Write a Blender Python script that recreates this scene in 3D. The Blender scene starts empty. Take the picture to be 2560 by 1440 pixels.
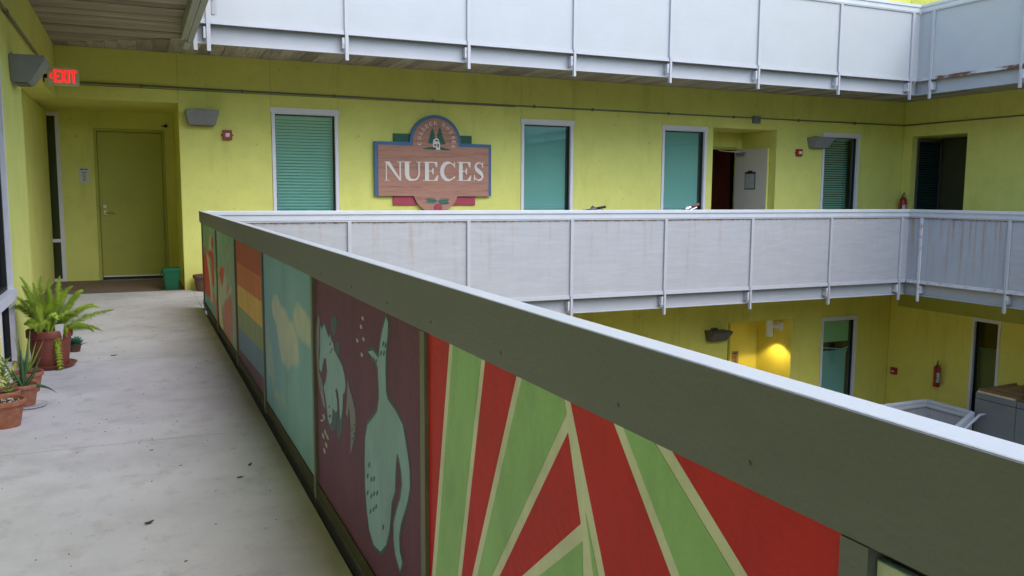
import bpy, bmesh, math, random
from mathutils import Vector, Matrix, noise
random.seed(7)
scn = bpy.context.scene
R = math.radians

# ---------------------------------------------------------------- camera, light, exposure
cam_d = bpy.data.cameras.new('camera'); cam = bpy.data.objects.new('camera', cam_d)
scn.collection.objects.link(cam); scn.camera = cam
cam_d.sensor_width = 36; cam_d.sensor_fit = 'HORIZONTAL'; cam_d.lens = 29.614
cam_d.clip_start = .02; cam_d.clip_end = 500
cr = Vector((0.914474, -0.404603, 0.005755)); cd = Vector((-0.039555, -0.103536, -0.993839)); cf = Vector((0.402706, 0.908612, -0.110685))
cam.matrix_world = Matrix(((cr.x, -cd.x, -cf.x, 0), (cr.y, -cd.y, -cf.y, 0), (cr.z, -cd.z, -cf.z, 1.26), (0, 0, 0, 1)))

SUN_EL, SUN_AZ = 54, 158        # degrees; soft overcast light falling into the courtyard
world = bpy.data.worlds.new('World'); scn.world = world; world.use_nodes = True
wn = world.node_tree; wn.nodes.clear()
sky = wn.nodes.new('ShaderNodeTexSky'); sky.sky_type = 'NISHITA'; sky.sun_disc = False
sky.sun_elevation = R(SUN_EL); sky.sun_rotation = R(SUN_AZ); sky.air_density = 1.0; sky.dust_density = 1.0; sky.ozone_density = 1.0
bg = wn.nodes.new('ShaderNodeBackground'); bg.inputs[1].default_value = .15
wo = wn.nodes.new('ShaderNodeOutputWorld')
wn.links.new(sky.outputs[0], bg.inputs[0]); wn.links.new(bg.outputs[0], wo.inputs[0])
sd = bpy.data.lights.new('sun', 'SUN'); sd.energy = 1.2; sd.angle = R(75); sd.color = (1, .985, .96)
sun = bpy.data.objects.new('sun', sd); scn.collection.objects.link(sun)
az = R(SUN_AZ); el = R(SUN_EL)
sdir = Vector((math.sin(az) * math.cos(el), math.cos(az) * math.cos(el), math.sin(el)))
sun.rotation_euler = sdir.to_track_quat('Z', 'Y').to_euler(); sun.location = (5, 3, 20)
scn.view_settings.view_transform = 'Standard'; scn.view_settings.look = 'None'
scn.view_settings.exposure = 1.72; scn.view_settings.gamma = 1
scn.render.engine = 'CYCLES'
scn.cycles.max_bounces = 10; scn.cycles.diffuse_bounces = 6; scn.cycles.transparent_max_bounces = 12

# ---------------------------------------------------------------- materials
def lin(c): return tuple(((v / 255) / 12.92 if v / 255 <= .04045 else ((v / 255 + .055) / 1.055) ** 2.4) for v in c) + (1,)
MATS = {}
def mat(name, col, rough=.7, var=.08, sc=3.0, bump=.0, bsc=60., metal=0., spec=.4, stretch=(1, 1, 1), dirt=None, dirt_amt=.0, dirt_sc=1.5, dlo=.5, dhi=.72, emit=None, per=0.):
    """painted / cast surface: base colour, soft mottling, optional dirt patches, fine relief"""
    m = bpy.data.materials.new(name); m.use_nodes = True; n = m.node_tree; N = n.nodes; Lk = n.links
    b = N['Principled BSDF']; b.inputs['Roughness'].default_value = rough; b.inputs['Metallic'].default_value = metal
    b.inputs['Specular IOR Level'].default_value = spec
    tc = N.new('ShaderNodeTexCoord'); mp = N.new('ShaderNodeMapping'); mp.inputs['Scale'].default_value = stretch
    Lk.new(tc.outputs['Object'], mp.inputs[0])
    nz = N.new('ShaderNodeTexNoise'); nz.inputs['Scale'].default_value = sc; nz.inputs['Detail'].default_value = 6; nz.inputs['Roughness'].default_value = .65
    Lk.new(mp.outputs[0], nz.inputs['Vector'])
    hs = N.new('ShaderNodeHueSaturation'); hs.inputs['Color'].default_value = col
    mr = N.new('ShaderNodeMapRange'); mr.inputs[1].default_value = .3; mr.inputs[2].default_value = .7
    mr.inputs[3].default_value = 1 - var; mr.inputs[4].default_value = 1 + var
    Lk.new(nz.outputs[0], mr.inputs[0])
    last = mr.outputs[0]
    if per:
        oi = N.new('ShaderNodeObjectInfo'); m2 = N.new('ShaderNodeMapRange'); m2.inputs[3].default_value = 1 - per; m2.inputs[4].default_value = 1 + per
        Lk.new(oi.outputs['Random'], m2.inputs[0]); mm = N.new('ShaderNodeMath'); mm.operation = 'MULTIPLY'
        Lk.new(last, mm.inputs[0]); Lk.new(m2.outputs[0], mm.inputs[1]); last = mm.outputs[0]
    Lk.new(last, hs.inputs['Value']); out = hs.outputs[0]
    if dirt:
        n2 = N.new('ShaderNodeTexNoise'); n2.inputs['Scale'].default_value = dirt_sc; n2.inputs['Detail'].default_value = 8; n2.inputs['Roughness'].default_value = .7
        Lk.new(mp.outputs[0], n2.inputs['Vector'])
        r2 = N.new('ShaderNodeMapRange'); r2.inputs[1].default_value = dlo; r2.inputs[2].default_value = dhi; r2.inputs[4].default_value = dirt_amt
        Lk.new(n2.outputs[0], r2.inputs[0])
        mx = N.new('ShaderNodeMix'); mx.data_type = 'RGBA'; mx.inputs[7].default_value = dirt
        Lk.new(r2.outputs[0], mx.inputs[0]); Lk.new(out, mx.inputs[6]); out = mx.outputs[2]
    Lk.new(out, b.inputs['Base Color'])
    if bump:
        n3 = N.new('ShaderNodeTexNoise'); n3.inputs['Scale'].default_value = bsc; n3.inputs['Detail'].default_value = 4
        Lk.new(tc.outputs['Object'], n3.inputs['Vector'])
        bp = N.new('ShaderNodeBump'); bp.inputs['Strength'].default_value = bump; bp.inputs['Distance'].default_value = .004
        Lk.new(n3.outputs[0], bp.inputs['Height']); Lk.new(bp.outputs[0], b.inputs['Normal'])
    if emit: b.inputs['Emission Color'].default_value = col; b.inputs['Emission Strength'].default_value = emit
    MATS[name] = m; return m

def links(m): return m.node_tree.nodes, m.node_tree.links

lime = mat('lime_paint', (.72, .70, .185, 1), .75, .05, 2.2, .25, 90, dirt=(.55, .53, .14, 1), dirt_amt=.35, dirt_sc=2.4)
lime_low = mat('lime_paint_lamplit', (.78, .70, .14, 1), .75, .06, 2.0, .25, 90, dirt=(.5, .44, .09, 1), dirt_amt=.35, dirt_sc=2.0)  # lower storey lime, with its warm lamp light put into the colour
olive = mat('olive_door_paint', (.42, .42, .075, 1), .55, .04, 4, .15, 60, dirt=(.28, .27, .06, 1), dirt_amt=.3)
seam_m = mat('seam_filler', (.30, .31, .07, 1), .9, .05)
steel = mat('grey_white_steel_paint', (.385, .39, .41, 1), .5, .04, 5, .12, 40, dirt=(.42, .38, .34, 1), dirt_amt=.35, dirt_sc=6)
capm = mat('grey_rail_cap_paint', (.50, .515, .55, 1), .36, .04, 4, .15, 120, spec=.5, dirt=(.36, .36, .34, 1), dirt_amt=.3, dirt_sc=5)
frame_m = mat('window_frame_aluminium', (.72, .69, .74, 1), .45, .04, 8)
white_m = mat('white_paint', (.75, .74, .72, 1), .5, .04)
beige = mat('beige_door_paint', (.60, .55, .50, 1), .5, .04, dirt=(.4, .35, .3, 1), dirt_amt=.2)
dark = mat('dark_interior', (.012, .012, .012, 1), .9, .1)
rubber = mat('black_rubber', (.012, .012, .013, 1), .6, .1)
brown_in = mat('brown_varnished_wood', (.34, .10, .05, 1), .5, .25, 6, stretch=(6, 6, .5))
slat_m = mat('blind_slat_vinyl', (.72, .74, .70, 1), .5, .02)
redp = mat('red_enamel', (.36, .025, .018, 1), .35, .06, 8, spec=.5)
redd = mat('red_alarm_plastic', (.33, .03, .03, 1), .4, .05, 8)
lampg = mat('grey_lamp_housing', (.23, .23, .25, 1), .5, .08, 10, .1, 80)
lampb = mat('bronze_lamp_housing', (.085, .08, .075, 1), .5, .1, 10, .1, 80)
chrome = mat('brushed_metal', (.6, .58, .54, 1), .25, .05, metal=1)
conduit_m = mat('conduit_galvanised', (.17, .17, .13, 1), .5, .15, 20)
jbox_m = mat('junction_box_metal', (.16, .17, .18, 1), .5, .1)
dkgreen = mat('green_bin_plastic', (.006, .10, .045, 1), .4, .08, 6)
dkgreen2 = mat('green_bin_handle', (.006, .09, .04, 1), .45, .08, 6)
terra = mat('terracotta', (.30, .105, .06, 1), .8, .14, 14, .3, 50, dirt=(.45, .27, .18, 1), dirt_amt=.6, dirt_sc=12)
terra2 = mat('brown_plastic_pot', (.20, .050, .035, 1), .5, .08, 8, dirt=(.24, .09, .06, 1), dirt_amt=.4, dirt_sc=8)
soil = mat('potting_soil', (.035, .022, .014, 1), .95, .4, 40, 1., 40)
perl = mat('perlite', (.7, .66, .58, 1), .8, .1)
brownpot = mat('weathered_clay', (.13, .065, .045, 1), .85, .15, 10, dirt=(.12, .1, .07, 1), dirt_amt=.6, dirt_sc=8)
gatebrown = mat('alcove_concrete', (.20, .135, .105, 1), .8, .12, 3, .2, 30, dirt=(.11, .08, .06, 1), dirt_amt=.5)
cond = mat('condensed_grey', (.14, .15, .16, 1), .7, .05)
clearp = mat('clear_plastic', (.55, .55, .57, 1), .2, .03)
paper = mat('paper', (.62, .60, .60, 1), .8, .03)
ink = mat('printed_ink', (.06, .05, .06, 1), .8, .05)
lowground = mat('courtyard_paving', (.24, .23, .21, 1), .9, .15, 1.5, .3, 20, dirt=(.12, .11, .1, 1), dirt_amt=.5)
bamboo = mat('woven_reed', (.30, .17, .06, 1), .75, .3, 14, .5, 60, stretch=(1, 8, 8), per=.3)
bamboo_d = mat('dark_reed_pole', (.09, .05, .02, 1), .7, .3, 14)
trimw = mat('cream_trim', (.55, .45, .30, 1), .6, .1)
greybox = mat('grey_painted_board', (.145, .155, .15, 1), .7, .06, 3)
leafd = mat('dry_leaf', (.035, .04, .025, 1), .7, .3, 30)
debris = mat('leaf_litter', (.20, .15, .12, 1), .9, .4, 50)

# soffit boards: weathered grey wood grain along the board
def board_mat(name, st, col=(.36, .32, .27, 1)):
    m = mat(name, col, .9, .25, 3.0, .5, 30, stretch=st, dirt=(.15, .12, .095, 1), dirt_amt=.8, dirt_sc=2.2, per=.3); return m
board_x = board_mat('soffit_board_across', (.9, 14, 14)); board_y = board_mat('soffit_board_along', (14, .9, 14))

# walkway concrete
conc = mat('walkway_concrete', (.60, .57, .60, 1), .8, .07, 1.6, .35, 45)
N, Lk = links(conc); b = N['Principled BSDF']; base = b.inputs['Base Color'].links[0].from_socket
tc = [q for q in N if q.type == 'TEX_COORD'][0]
def blot(scale, lo, hi, amt, colr, src, stretch=(1, 1, 1), det=5):
    mp = N.new('ShaderNodeMapping'); mp.inputs['Scale'].default_value = stretch; Lk.new(tc.outputs['Object'], mp.inputs[0])
    n2 = N.new('ShaderNodeTexNoise'); n2.inputs['Scale'].default_value = scale; n2.inputs['Detail'].default_value = det; n2.inputs['Roughness'].default_value = .6
    Lk.new(mp.outputs[0], n2.inputs['Vector'])
    r2 = N.new('ShaderNodeMapRange'); r2.inputs[1].default_value = lo; r2.inputs[2].default_value = hi; r2.inputs[4].default_value = amt; Lk.new(n2.outputs[0], r2.inputs[0])
    mx = N.new('ShaderNodeMix'); mx.data_type = 'RGBA'; mx.inputs[7].default_value = colr
    Lk.new(r2.outputs[0], mx.inputs[0]); Lk.new(src, mx.inputs[6]); return mx.outputs[2]
o = blot(1.1, .46, .7, .5, (.38, .36, .37, 1), base, det=9)
o = blot(3.1, .50, .70, .42, (.40, .38, .39, 1), o, (1, 1, 1), 9)
o = blot(6, .55, .72, .5, (.36, .32, .31, 1), o, (1.2, .9, 1), 9)
o = blot(17, .62, .74, .5, (.26, .21, .19, 1), o, (1, .9, 1), 6)
o = blot(30, .70, .78, .5, (.17, .14, .13, 1), o, (1.2, .8, 1), 3)
o = blot(2.4, .6, .74, .4, (.36, .25, .20, 1), o, (1, 1.2, 1), 8)
Lk.new(o, b.inputs['Base Color'])

# weathered cement board: faint vertical water runs and specks
for wm, c1, c2 in ((lime, (.46, .45, .10, 1), (.30, .30, .07, 1)), (lime_low, (.44, .38, .07, 1), (.28, .24, .05, 1))):
    N, Lk = links(wm); b = N['Principled BSDF']; tc = [q for q in N if q.type == 'TEX_COORD'][0]
    o = blot(2.6, .55, .78, .42, c1, b.inputs['Base Color'].links[0].from_socket, (1.6, 1.6, .22), 8)
    o = blot(16, .70, .76, .55, c2, o, (1, 1, 1), 2)
    Lk.new(o, b.inputs['Base Color'])
# steel guard panels: vertical rust runs from the top edge, faint wiping marks
def panel_mat(name, col, rust, wipe):
    m = mat(name, col, .5, .035, 2.5, .0, spec=.35); N, Lk = links(m); b = N['Principled BSDF']; src = b.inputs['Base Color'].links[0].from_socket
    tc = [q for q in N if q.type == 'TEX_COORD'][0]
    oi = N.new('ShaderNodeObjectInfo'); ad = N.new('ShaderNodeVectorMath'); ad.operation = 'ADD'
    sc = N.new('ShaderNodeVectorMath'); sc.operation = 'SCALE'; sc.inputs[3].default_value = 37.
    cb = N.new('ShaderNodeCombineXYZ'); Lk.new(oi.outputs['Random'], cb.inputs[0]); Lk.new(oi.outputs['Random'], cb.inputs[1]); Lk.new(cb.outputs[0], sc.inputs[0])
    Lk.new(tc.outputs['Object'], ad.inputs[0]); Lk.new(sc.outputs[0], ad.inputs[1])
    mp = N.new('ShaderNodeMapping'); mp.inputs['Scale'].default_value = (1, 1, .05); Lk.new(ad.outputs[0], mp.inputs[0])
    n1 = N.new('ShaderNodeTexNoise'); n1.inputs['Scale'].default_value = 13; n1.inputs['Detail'].default_value = 5; n1.inputs['Roughness'].default_value = .7; Lk.new(mp.outputs[0], n1.inputs['Vector'])
    r1 = N.new('ShaderNodeMapRange'); r1.inputs[1].default_value = .62 - .13 * rust; r1.inputs[2].default_value = .82 - .15 * rust; r1.inputs[4].default_value = rust; Lk.new(n1.outputs[0], r1.inputs[0])
    sx = N.new('ShaderNodeSeparateXYZ'); Lk.new(tc.outputs['Object'], sx.inputs[0])
    rz = N.new('ShaderNodeMapRange'); rz.inputs[1].default_value = -.45; rz.inputs[2].default_value = .5; rz.inputs[3].default_value = .15; rz.inputs[4].default_value = 1; Lk.new(sx.outputs[2], rz.inputs[0])
    mu = N.new('ShaderNodeMath'); mu.operation = 'MULTIPLY'; Lk.new(r1.outputs[0], mu.inputs[0]); Lk.new(rz.outputs[0], mu.inputs[1])
    mx = N.new('ShaderNodeMix'); mx.data_type = 'RGBA'; mx.inputs[7].default_value = (.30, .17, .07, 1); Lk.new(mu.outputs[0], mx.inputs[0]); Lk.new(src, mx.inputs[6])
    # corrosion nibbling at the top edge
    n2 = N.new('ShaderNodeTexNoise'); n2.inputs['Scale'].default_value = 22; n2.inputs['Detail'].default_value = 4; Lk.new(ad.outputs[0], n2.inputs['Vector'])
    ze = N.new('ShaderNodeMapRange'); ze.inputs[1].default_value = .455; ze.inputs[2].default_value = .505; Lk.new(sx.outputs[2], ze.inputs[0])
    zz = N.new('ShaderNodeMath'); zz.operation = 'MULTIPLY'; Lk.new(ze.outputs[0], zz.inputs[0]); Lk.new(n2.outputs[0], zz.inputs[1])
    z2 = N.new('ShaderNodeMapRange'); z2.inputs[1].default_value = .30; z2.inputs[2].default_value = .55; z2.inputs[4].default_value = min(1, rust * 1.6); Lk.new(zz.outputs[0], z2.inputs[0])
    m3 = N.new('ShaderNodeMix'); m3.data_type = 'RGBA'; m3.inputs[7].default_value = (.20, .085, .045, 1); Lk.new(z2.outputs[0], m3.inputs[0]); Lk.new(mx.outputs[2], m3.inputs[6])
    # wiped film: curved light strokes
    mw = N.new('ShaderNodeMapping'); mw.inputs['Scale'].default_value = (1.1, 1.1, 9); mw.inputs['Rotation'].default_value = (.06, .06, 0); Lk.new(ad.outputs[0], mw.inputs[0])
    wv = N.new('ShaderNodeTexNoise'); wv.inputs['Scale'].default_value = 2.2; wv.inputs['Detail'].default_value = 7; wv.inputs['Roughness'].default_value = .62; wv.inputs['Distortion'].default_value = .9
    Lk.new(mw.outputs[0], wv.inputs['Vector'])
    rw = N.new('ShaderNodeMapRange'); rw.inputs[1].default_value = .42; rw.inputs[2].default_value = .66; rw.inputs[4].default_value = wipe * 2.2; Lk.new(wv.outputs[0], rw.inputs[0])
    m4 = N.new('ShaderNodeMix'); m4.data_type = 'RGBA'; m4.inputs[7].default_value = (.45, .46, .49, 1); Lk.new(rw.outputs[0], m4.inputs[0]); Lk.new(m3.outputs[2], m4.inputs[6])
    Lk.new(m4.outputs[2], b.inputs['Base Color']); return m
pan_a = panel_mat('guard_panel_paint', (.335, .335, .343, 1), .55, .12)
pan_r = panel_mat('guard_panel_rusty_paint', (.32, .345, .375, 1), 1.0, .04)
pan_u = panel_mat('guard_panel_clean_paint', (.375, .385, .39, 1), .08, .05)
rusty = mat('rusted_steel_paint', (.50, .50, .52, 1), .6, .06, 6, dirt=(.22, .10, .055, 1), dirt_amt=.85, dirt_sc=9)
rusty2 = mat('scaling_rust_paint', (.42, .42, .42, 1), .6, .06, 6, .4, 40, dirt=(.13, .045, .02, 1), dirt_amt=1., dirt_sc=3, stretch=(1, 1.1, 3), dlo=.47, dhi=.55)

def glass(name, tint, gl=.18):
    m = bpy.data.materials.new(name); m.use_nodes = True; N, Lk = links(m); N.clear()
    t = N.new('ShaderNodeBsdfTransparent'); t.inputs[0].default_value = tint
    g = N.new('ShaderNodeBsdfGlossy'); g.inputs[0].default_value = (.85, .95, .92, 1); g.inputs[1].default_value = .015
    f = N.new('ShaderNodeLayerWeight'); f.inputs[0].default_value = .5; pw = N.new('ShaderNodeMath'); pw.operation = 'POWER'; pw.inputs[1].default_value = 4.5; Lk.new(f.outputs[1], pw.inputs[0])
    a = N.new('ShaderNodeMath'); a.operation = 'MULTIPLY_ADD'; a.inputs[1].default_value = .85; a.inputs[2].default_value = gl + .04; a.use_clamp = True
    Lk.new(pw.outputs[0], a.inputs[0]); x = N.new('ShaderNodeMixShader'); o = N.new('ShaderNodeOutputMaterial')
    Lk.new(a.outputs[0], x.inputs[0]); Lk.new(t.outputs[0], x.inputs[1]); Lk.new(g.outputs[0], x.inputs[2]); Lk.new(x.outputs[0], o.inputs[0]); return m
pane_m = glass('teal_tinted_glass', (.50, .80, .77, 1), .10)
pane_dk = glass('dark_tinted_glass', (.14, .34, .30, 1), .05)
def emis(name, c, s):
    m = bpy.data.materials.new(name); m.use_nodes = True; b = m.node_tree.nodes['Principled BSDF']
    b.inputs['Base Color'].default_value = c; b.inputs['Emission Color'].default_value = c; b.inputs['Emission Strength'].default_value = s; return m
exit_red = emis('lit_exit_red', (1, .012, .018, 1), .42)
def wood():
    m = mat('sign_redwood', (.44, .215, .15, 1), .65, .10, 5, .2, 80, stretch=(1, 1, 14), dirt=(.22, .085, .055, 1), dirt_amt=.9, dirt_sc=1.3); return m
sign_wood = wood()
s_blue = mat('sign_blue_paint', (.05, .135, .27, 1), .5, .06); s_green = mat('sign_green_paint', (.006, .085, .045, 1), .5, .06)
s_red = mat('sign_crimson_paint', (.37, .05, .075, 1), .5, .06); s_cream = mat('sign_cream_paint', (.74, .66, .60, 1), .5, .03); s_dark = mat('sign_dark_paint', (.02, .03, .03, 1), .5)
def paint(name, c, v=.12): return mat(name, c, .55, v, 3.2, .35, 55, dirt=tuple(x * .62 for x in c[:3]) + (1,), dirt_amt=.55, dirt_sc=4.5, stretch=(1, 1.6, .7))
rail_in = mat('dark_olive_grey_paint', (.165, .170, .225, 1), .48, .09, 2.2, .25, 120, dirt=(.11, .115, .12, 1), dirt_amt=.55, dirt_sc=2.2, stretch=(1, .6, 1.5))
m_red = paint('mural_red', (.60, .014, .026, 1)); m_green = paint('mural_green', (.34, .58, .31, 1)); m_cream = paint('mural_cream', (.76, .76, .74, 1))
m_purple = paint('mural_plum', (.135, .030, .092, 1), .14); m_teal = paint('mural_teal', (.27, .43, .58, 1)); m_dteal = paint('mural_deep_teal', (.06, .115, .16, 1)); m_lilac = paint('mural_lilac', (.24, .23, .30, 1)); m_pale = paint('mural_pale_grey', (.46, .5, .5, 1))
ledge = None
rb = [paint('mural_rainbow_' + n, c) for n, c in (('scarlet', (.52, .06, .035, 1)), ('orange', (.68, .15, .05, 1)), ('yellow', (.78, .46, .08, 1)), ('moss', (.25, .31, .13, 1)), ('blue', (.12, .23, .36, 1)), ('violet', (.12, .035, .075, 1)))]
post_m = paint('post_olive_grey', (.18, .19, .165, 1))
vc = bpy.data.materials.new('brushed_mural_paint'); vc.use_nodes = True
_a = vc.node_tree.nodes.new('ShaderNodeVertexColor'); _a.layer_name = 'paint'
vc.node_tree.links.new(_a.outputs[0], vc.node_tree.nodes['Principled BSDF'].inputs['Base Color']); vc.node_tree.nodes['Principled BSDF'].inputs['Roughness'].default_value = .6
def leafm(name, c, c2):
    m = mat(name, c, .55, .35, 9, spec=.3, dirt=c2, dirt_amt=.7, dirt_sc=7); return m
fern_m = leafm('fern_needles', (.54, .66, .10, 1), (.36, .50, .06, 1)); stem_m = leafm('plant_stem', (.22, .30, .06, 1), (.2, .2, .06, 1))
aloe_m = leafm('aloe_leaf', (.06, .13, .065, 1), (.10, .16, .07, 1)); jade_m = leafm('jade_leaf', (.20, .26, .09, 1), (.30, .30, .14, 1)); succ_m = leafm('blue_succulent_leaf', (.06, .17, .115, 1), (.09, .2, .15, 1))

# ---------------------------------------------------------------- mesh helpers
C = scn.collection
class M:
    """collects geometry in local wall coordinates (s, d, z) and maps it to world through xf"""
    def __init__(s, xf=None): s.v = []; s.f = []; s.xf = xf or (lambda a, b, c: (a, b, c))
    def add(s, vs, fs):
        k = len(s.v); s.v += [s.xf(*q) for q in vs]; s.f += [tuple(i + k for i in f) for f in fs]; return s
    def box(s, a0, a1, b0, b1, c0, c1):
        return s.add([(a, b, c) for a in (a0, a1) for b in (b0, b1) for c in (c0, c1)], [(0, 1, 3, 2), (4, 6, 7, 5), (0, 4, 5, 1), (2, 3, 7, 6), (0, 2, 6, 4), (1, 5, 7, 3)])
    def prism(s, poly, b0, b1):            # polygon in (a, c), thick along b
        n = len(poly)
        return s.add([(a, b0, c) for a, c in poly] + [(a, b1, c) for a, c in poly], [tuple(range(n)), tuple(range(2 * n - 1, n - 1, -1))] + [(i, (i + 1) % n, n + (i + 1) % n, n + i) for i in range(n)])
    def loft(s, rings, caps=True):
        n = len(rings[0]); fs = []
        for r in range(len(rings) - 1):
            for i in range(n): fs.append((r * n + i, r * n + (i + 1) % n, (r + 1) * n + (i + 1) % n, (r + 1) * n + i))
        if caps: fs += [tuple(range(n)), tuple(range((len(rings) - 1) * n, len(rings) * n))]
        return s.add([q for r in rings for q in r], fs)
    def lathe(s, c, prof, n=24, caps=False):
        return s.loft([[(c[0] + r * math.cos(2 * math.pi * i / n), c[1] + r * math.sin(2 * math.pi * i / n), c[2] + z) for i in range(n)] for r, z in prof], caps)
    def tube(s, pts, rad, n=8, caps=True):
        pts = [Vector(p) for p in pts]; rings = []; up = Vector((0, 0, 1))
        for i, p in enumerate(pts):
            t = (pts[min(i + 1, len(pts) - 1)] - pts[max(i - 1, 0)]).normalized()
            u = t.cross(up); u = u.normalized() if u.length > .05 else t.cross(Vector((1, 0, 0))).normalized(); w = t.cross(u)
            r = rad[i] if isinstance(rad, (list, tuple)) else rad
            rings.append([tuple(p + (u * math.cos(2 * math.pi * k / n) + w * math.sin(2 * math.pi * k / n)) * r) for k in range(n)])
        return s.loft(rings, caps)

def kids_parent(o, parent):
    o.parent = parent; o.matrix_parent_inverse = Matrix.Translation(-WL[parent.name]) if parent.name in WL else Matrix.Identity(4)
WL = {}
def obj(name, m, material, parent=None, loc=(0, 0, 0), label=None, smooth=False, bevel=0, kind=None):
    me = bpy.data.meshes.new(name); me.from_pydata(m.v, [], m.f)
    bm = bmesh.new(); bm.from_mesh(me); bmesh.ops.recalc_face_normals(bm, faces=bm.faces); bm.to_mesh(me); bm.free()
    me.materials.append(material)
    if smooth: me.shade_smooth()
    o = bpy.data.objects.new(name, me); C.objects.link(o); o.location = loc
    WL[o.name] = Vector(loc)
    if parent: kids_parent(o, parent)
    if label: o['label'] = label
    if kind: o['kind'] = kind
    if bevel:
        bv = o.modifiers.new('bevel', 'BEVEL'); bv.width = bevel; bv.segments = 2; bv.limit_method = 'ANGLE'; bv.angle_limit = R(40)
    return o
def dup(o, loc, parent=None, label=None):
    c = o.copy(); C.objects.link(c); c.location = loc; WL[c.name] = Vector(loc)
    if 'label' in c: del c['label']
    if label: c['label'] = label
    if parent: kids_parent(c, parent)
    return c
def thing(name, label, cat, loc=(0, 0, 0), group=None):
    o = bpy.data.objects.new(name, None); C.objects.link(o); o.location = loc; o.empty_display_size = .1
    WL[o.name] = Vector(loc); o['label'] = label; o['category'] = cat
    if group: o['group'] = group
    return o
def tag(o, label, cat, group=None):
    o['label'] = label; o['category'] = cat
    if group: o['group'] = group
    return o
def struct(name, m, material, **k): return obj(name, m, material, kind='structure', **k)
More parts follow.
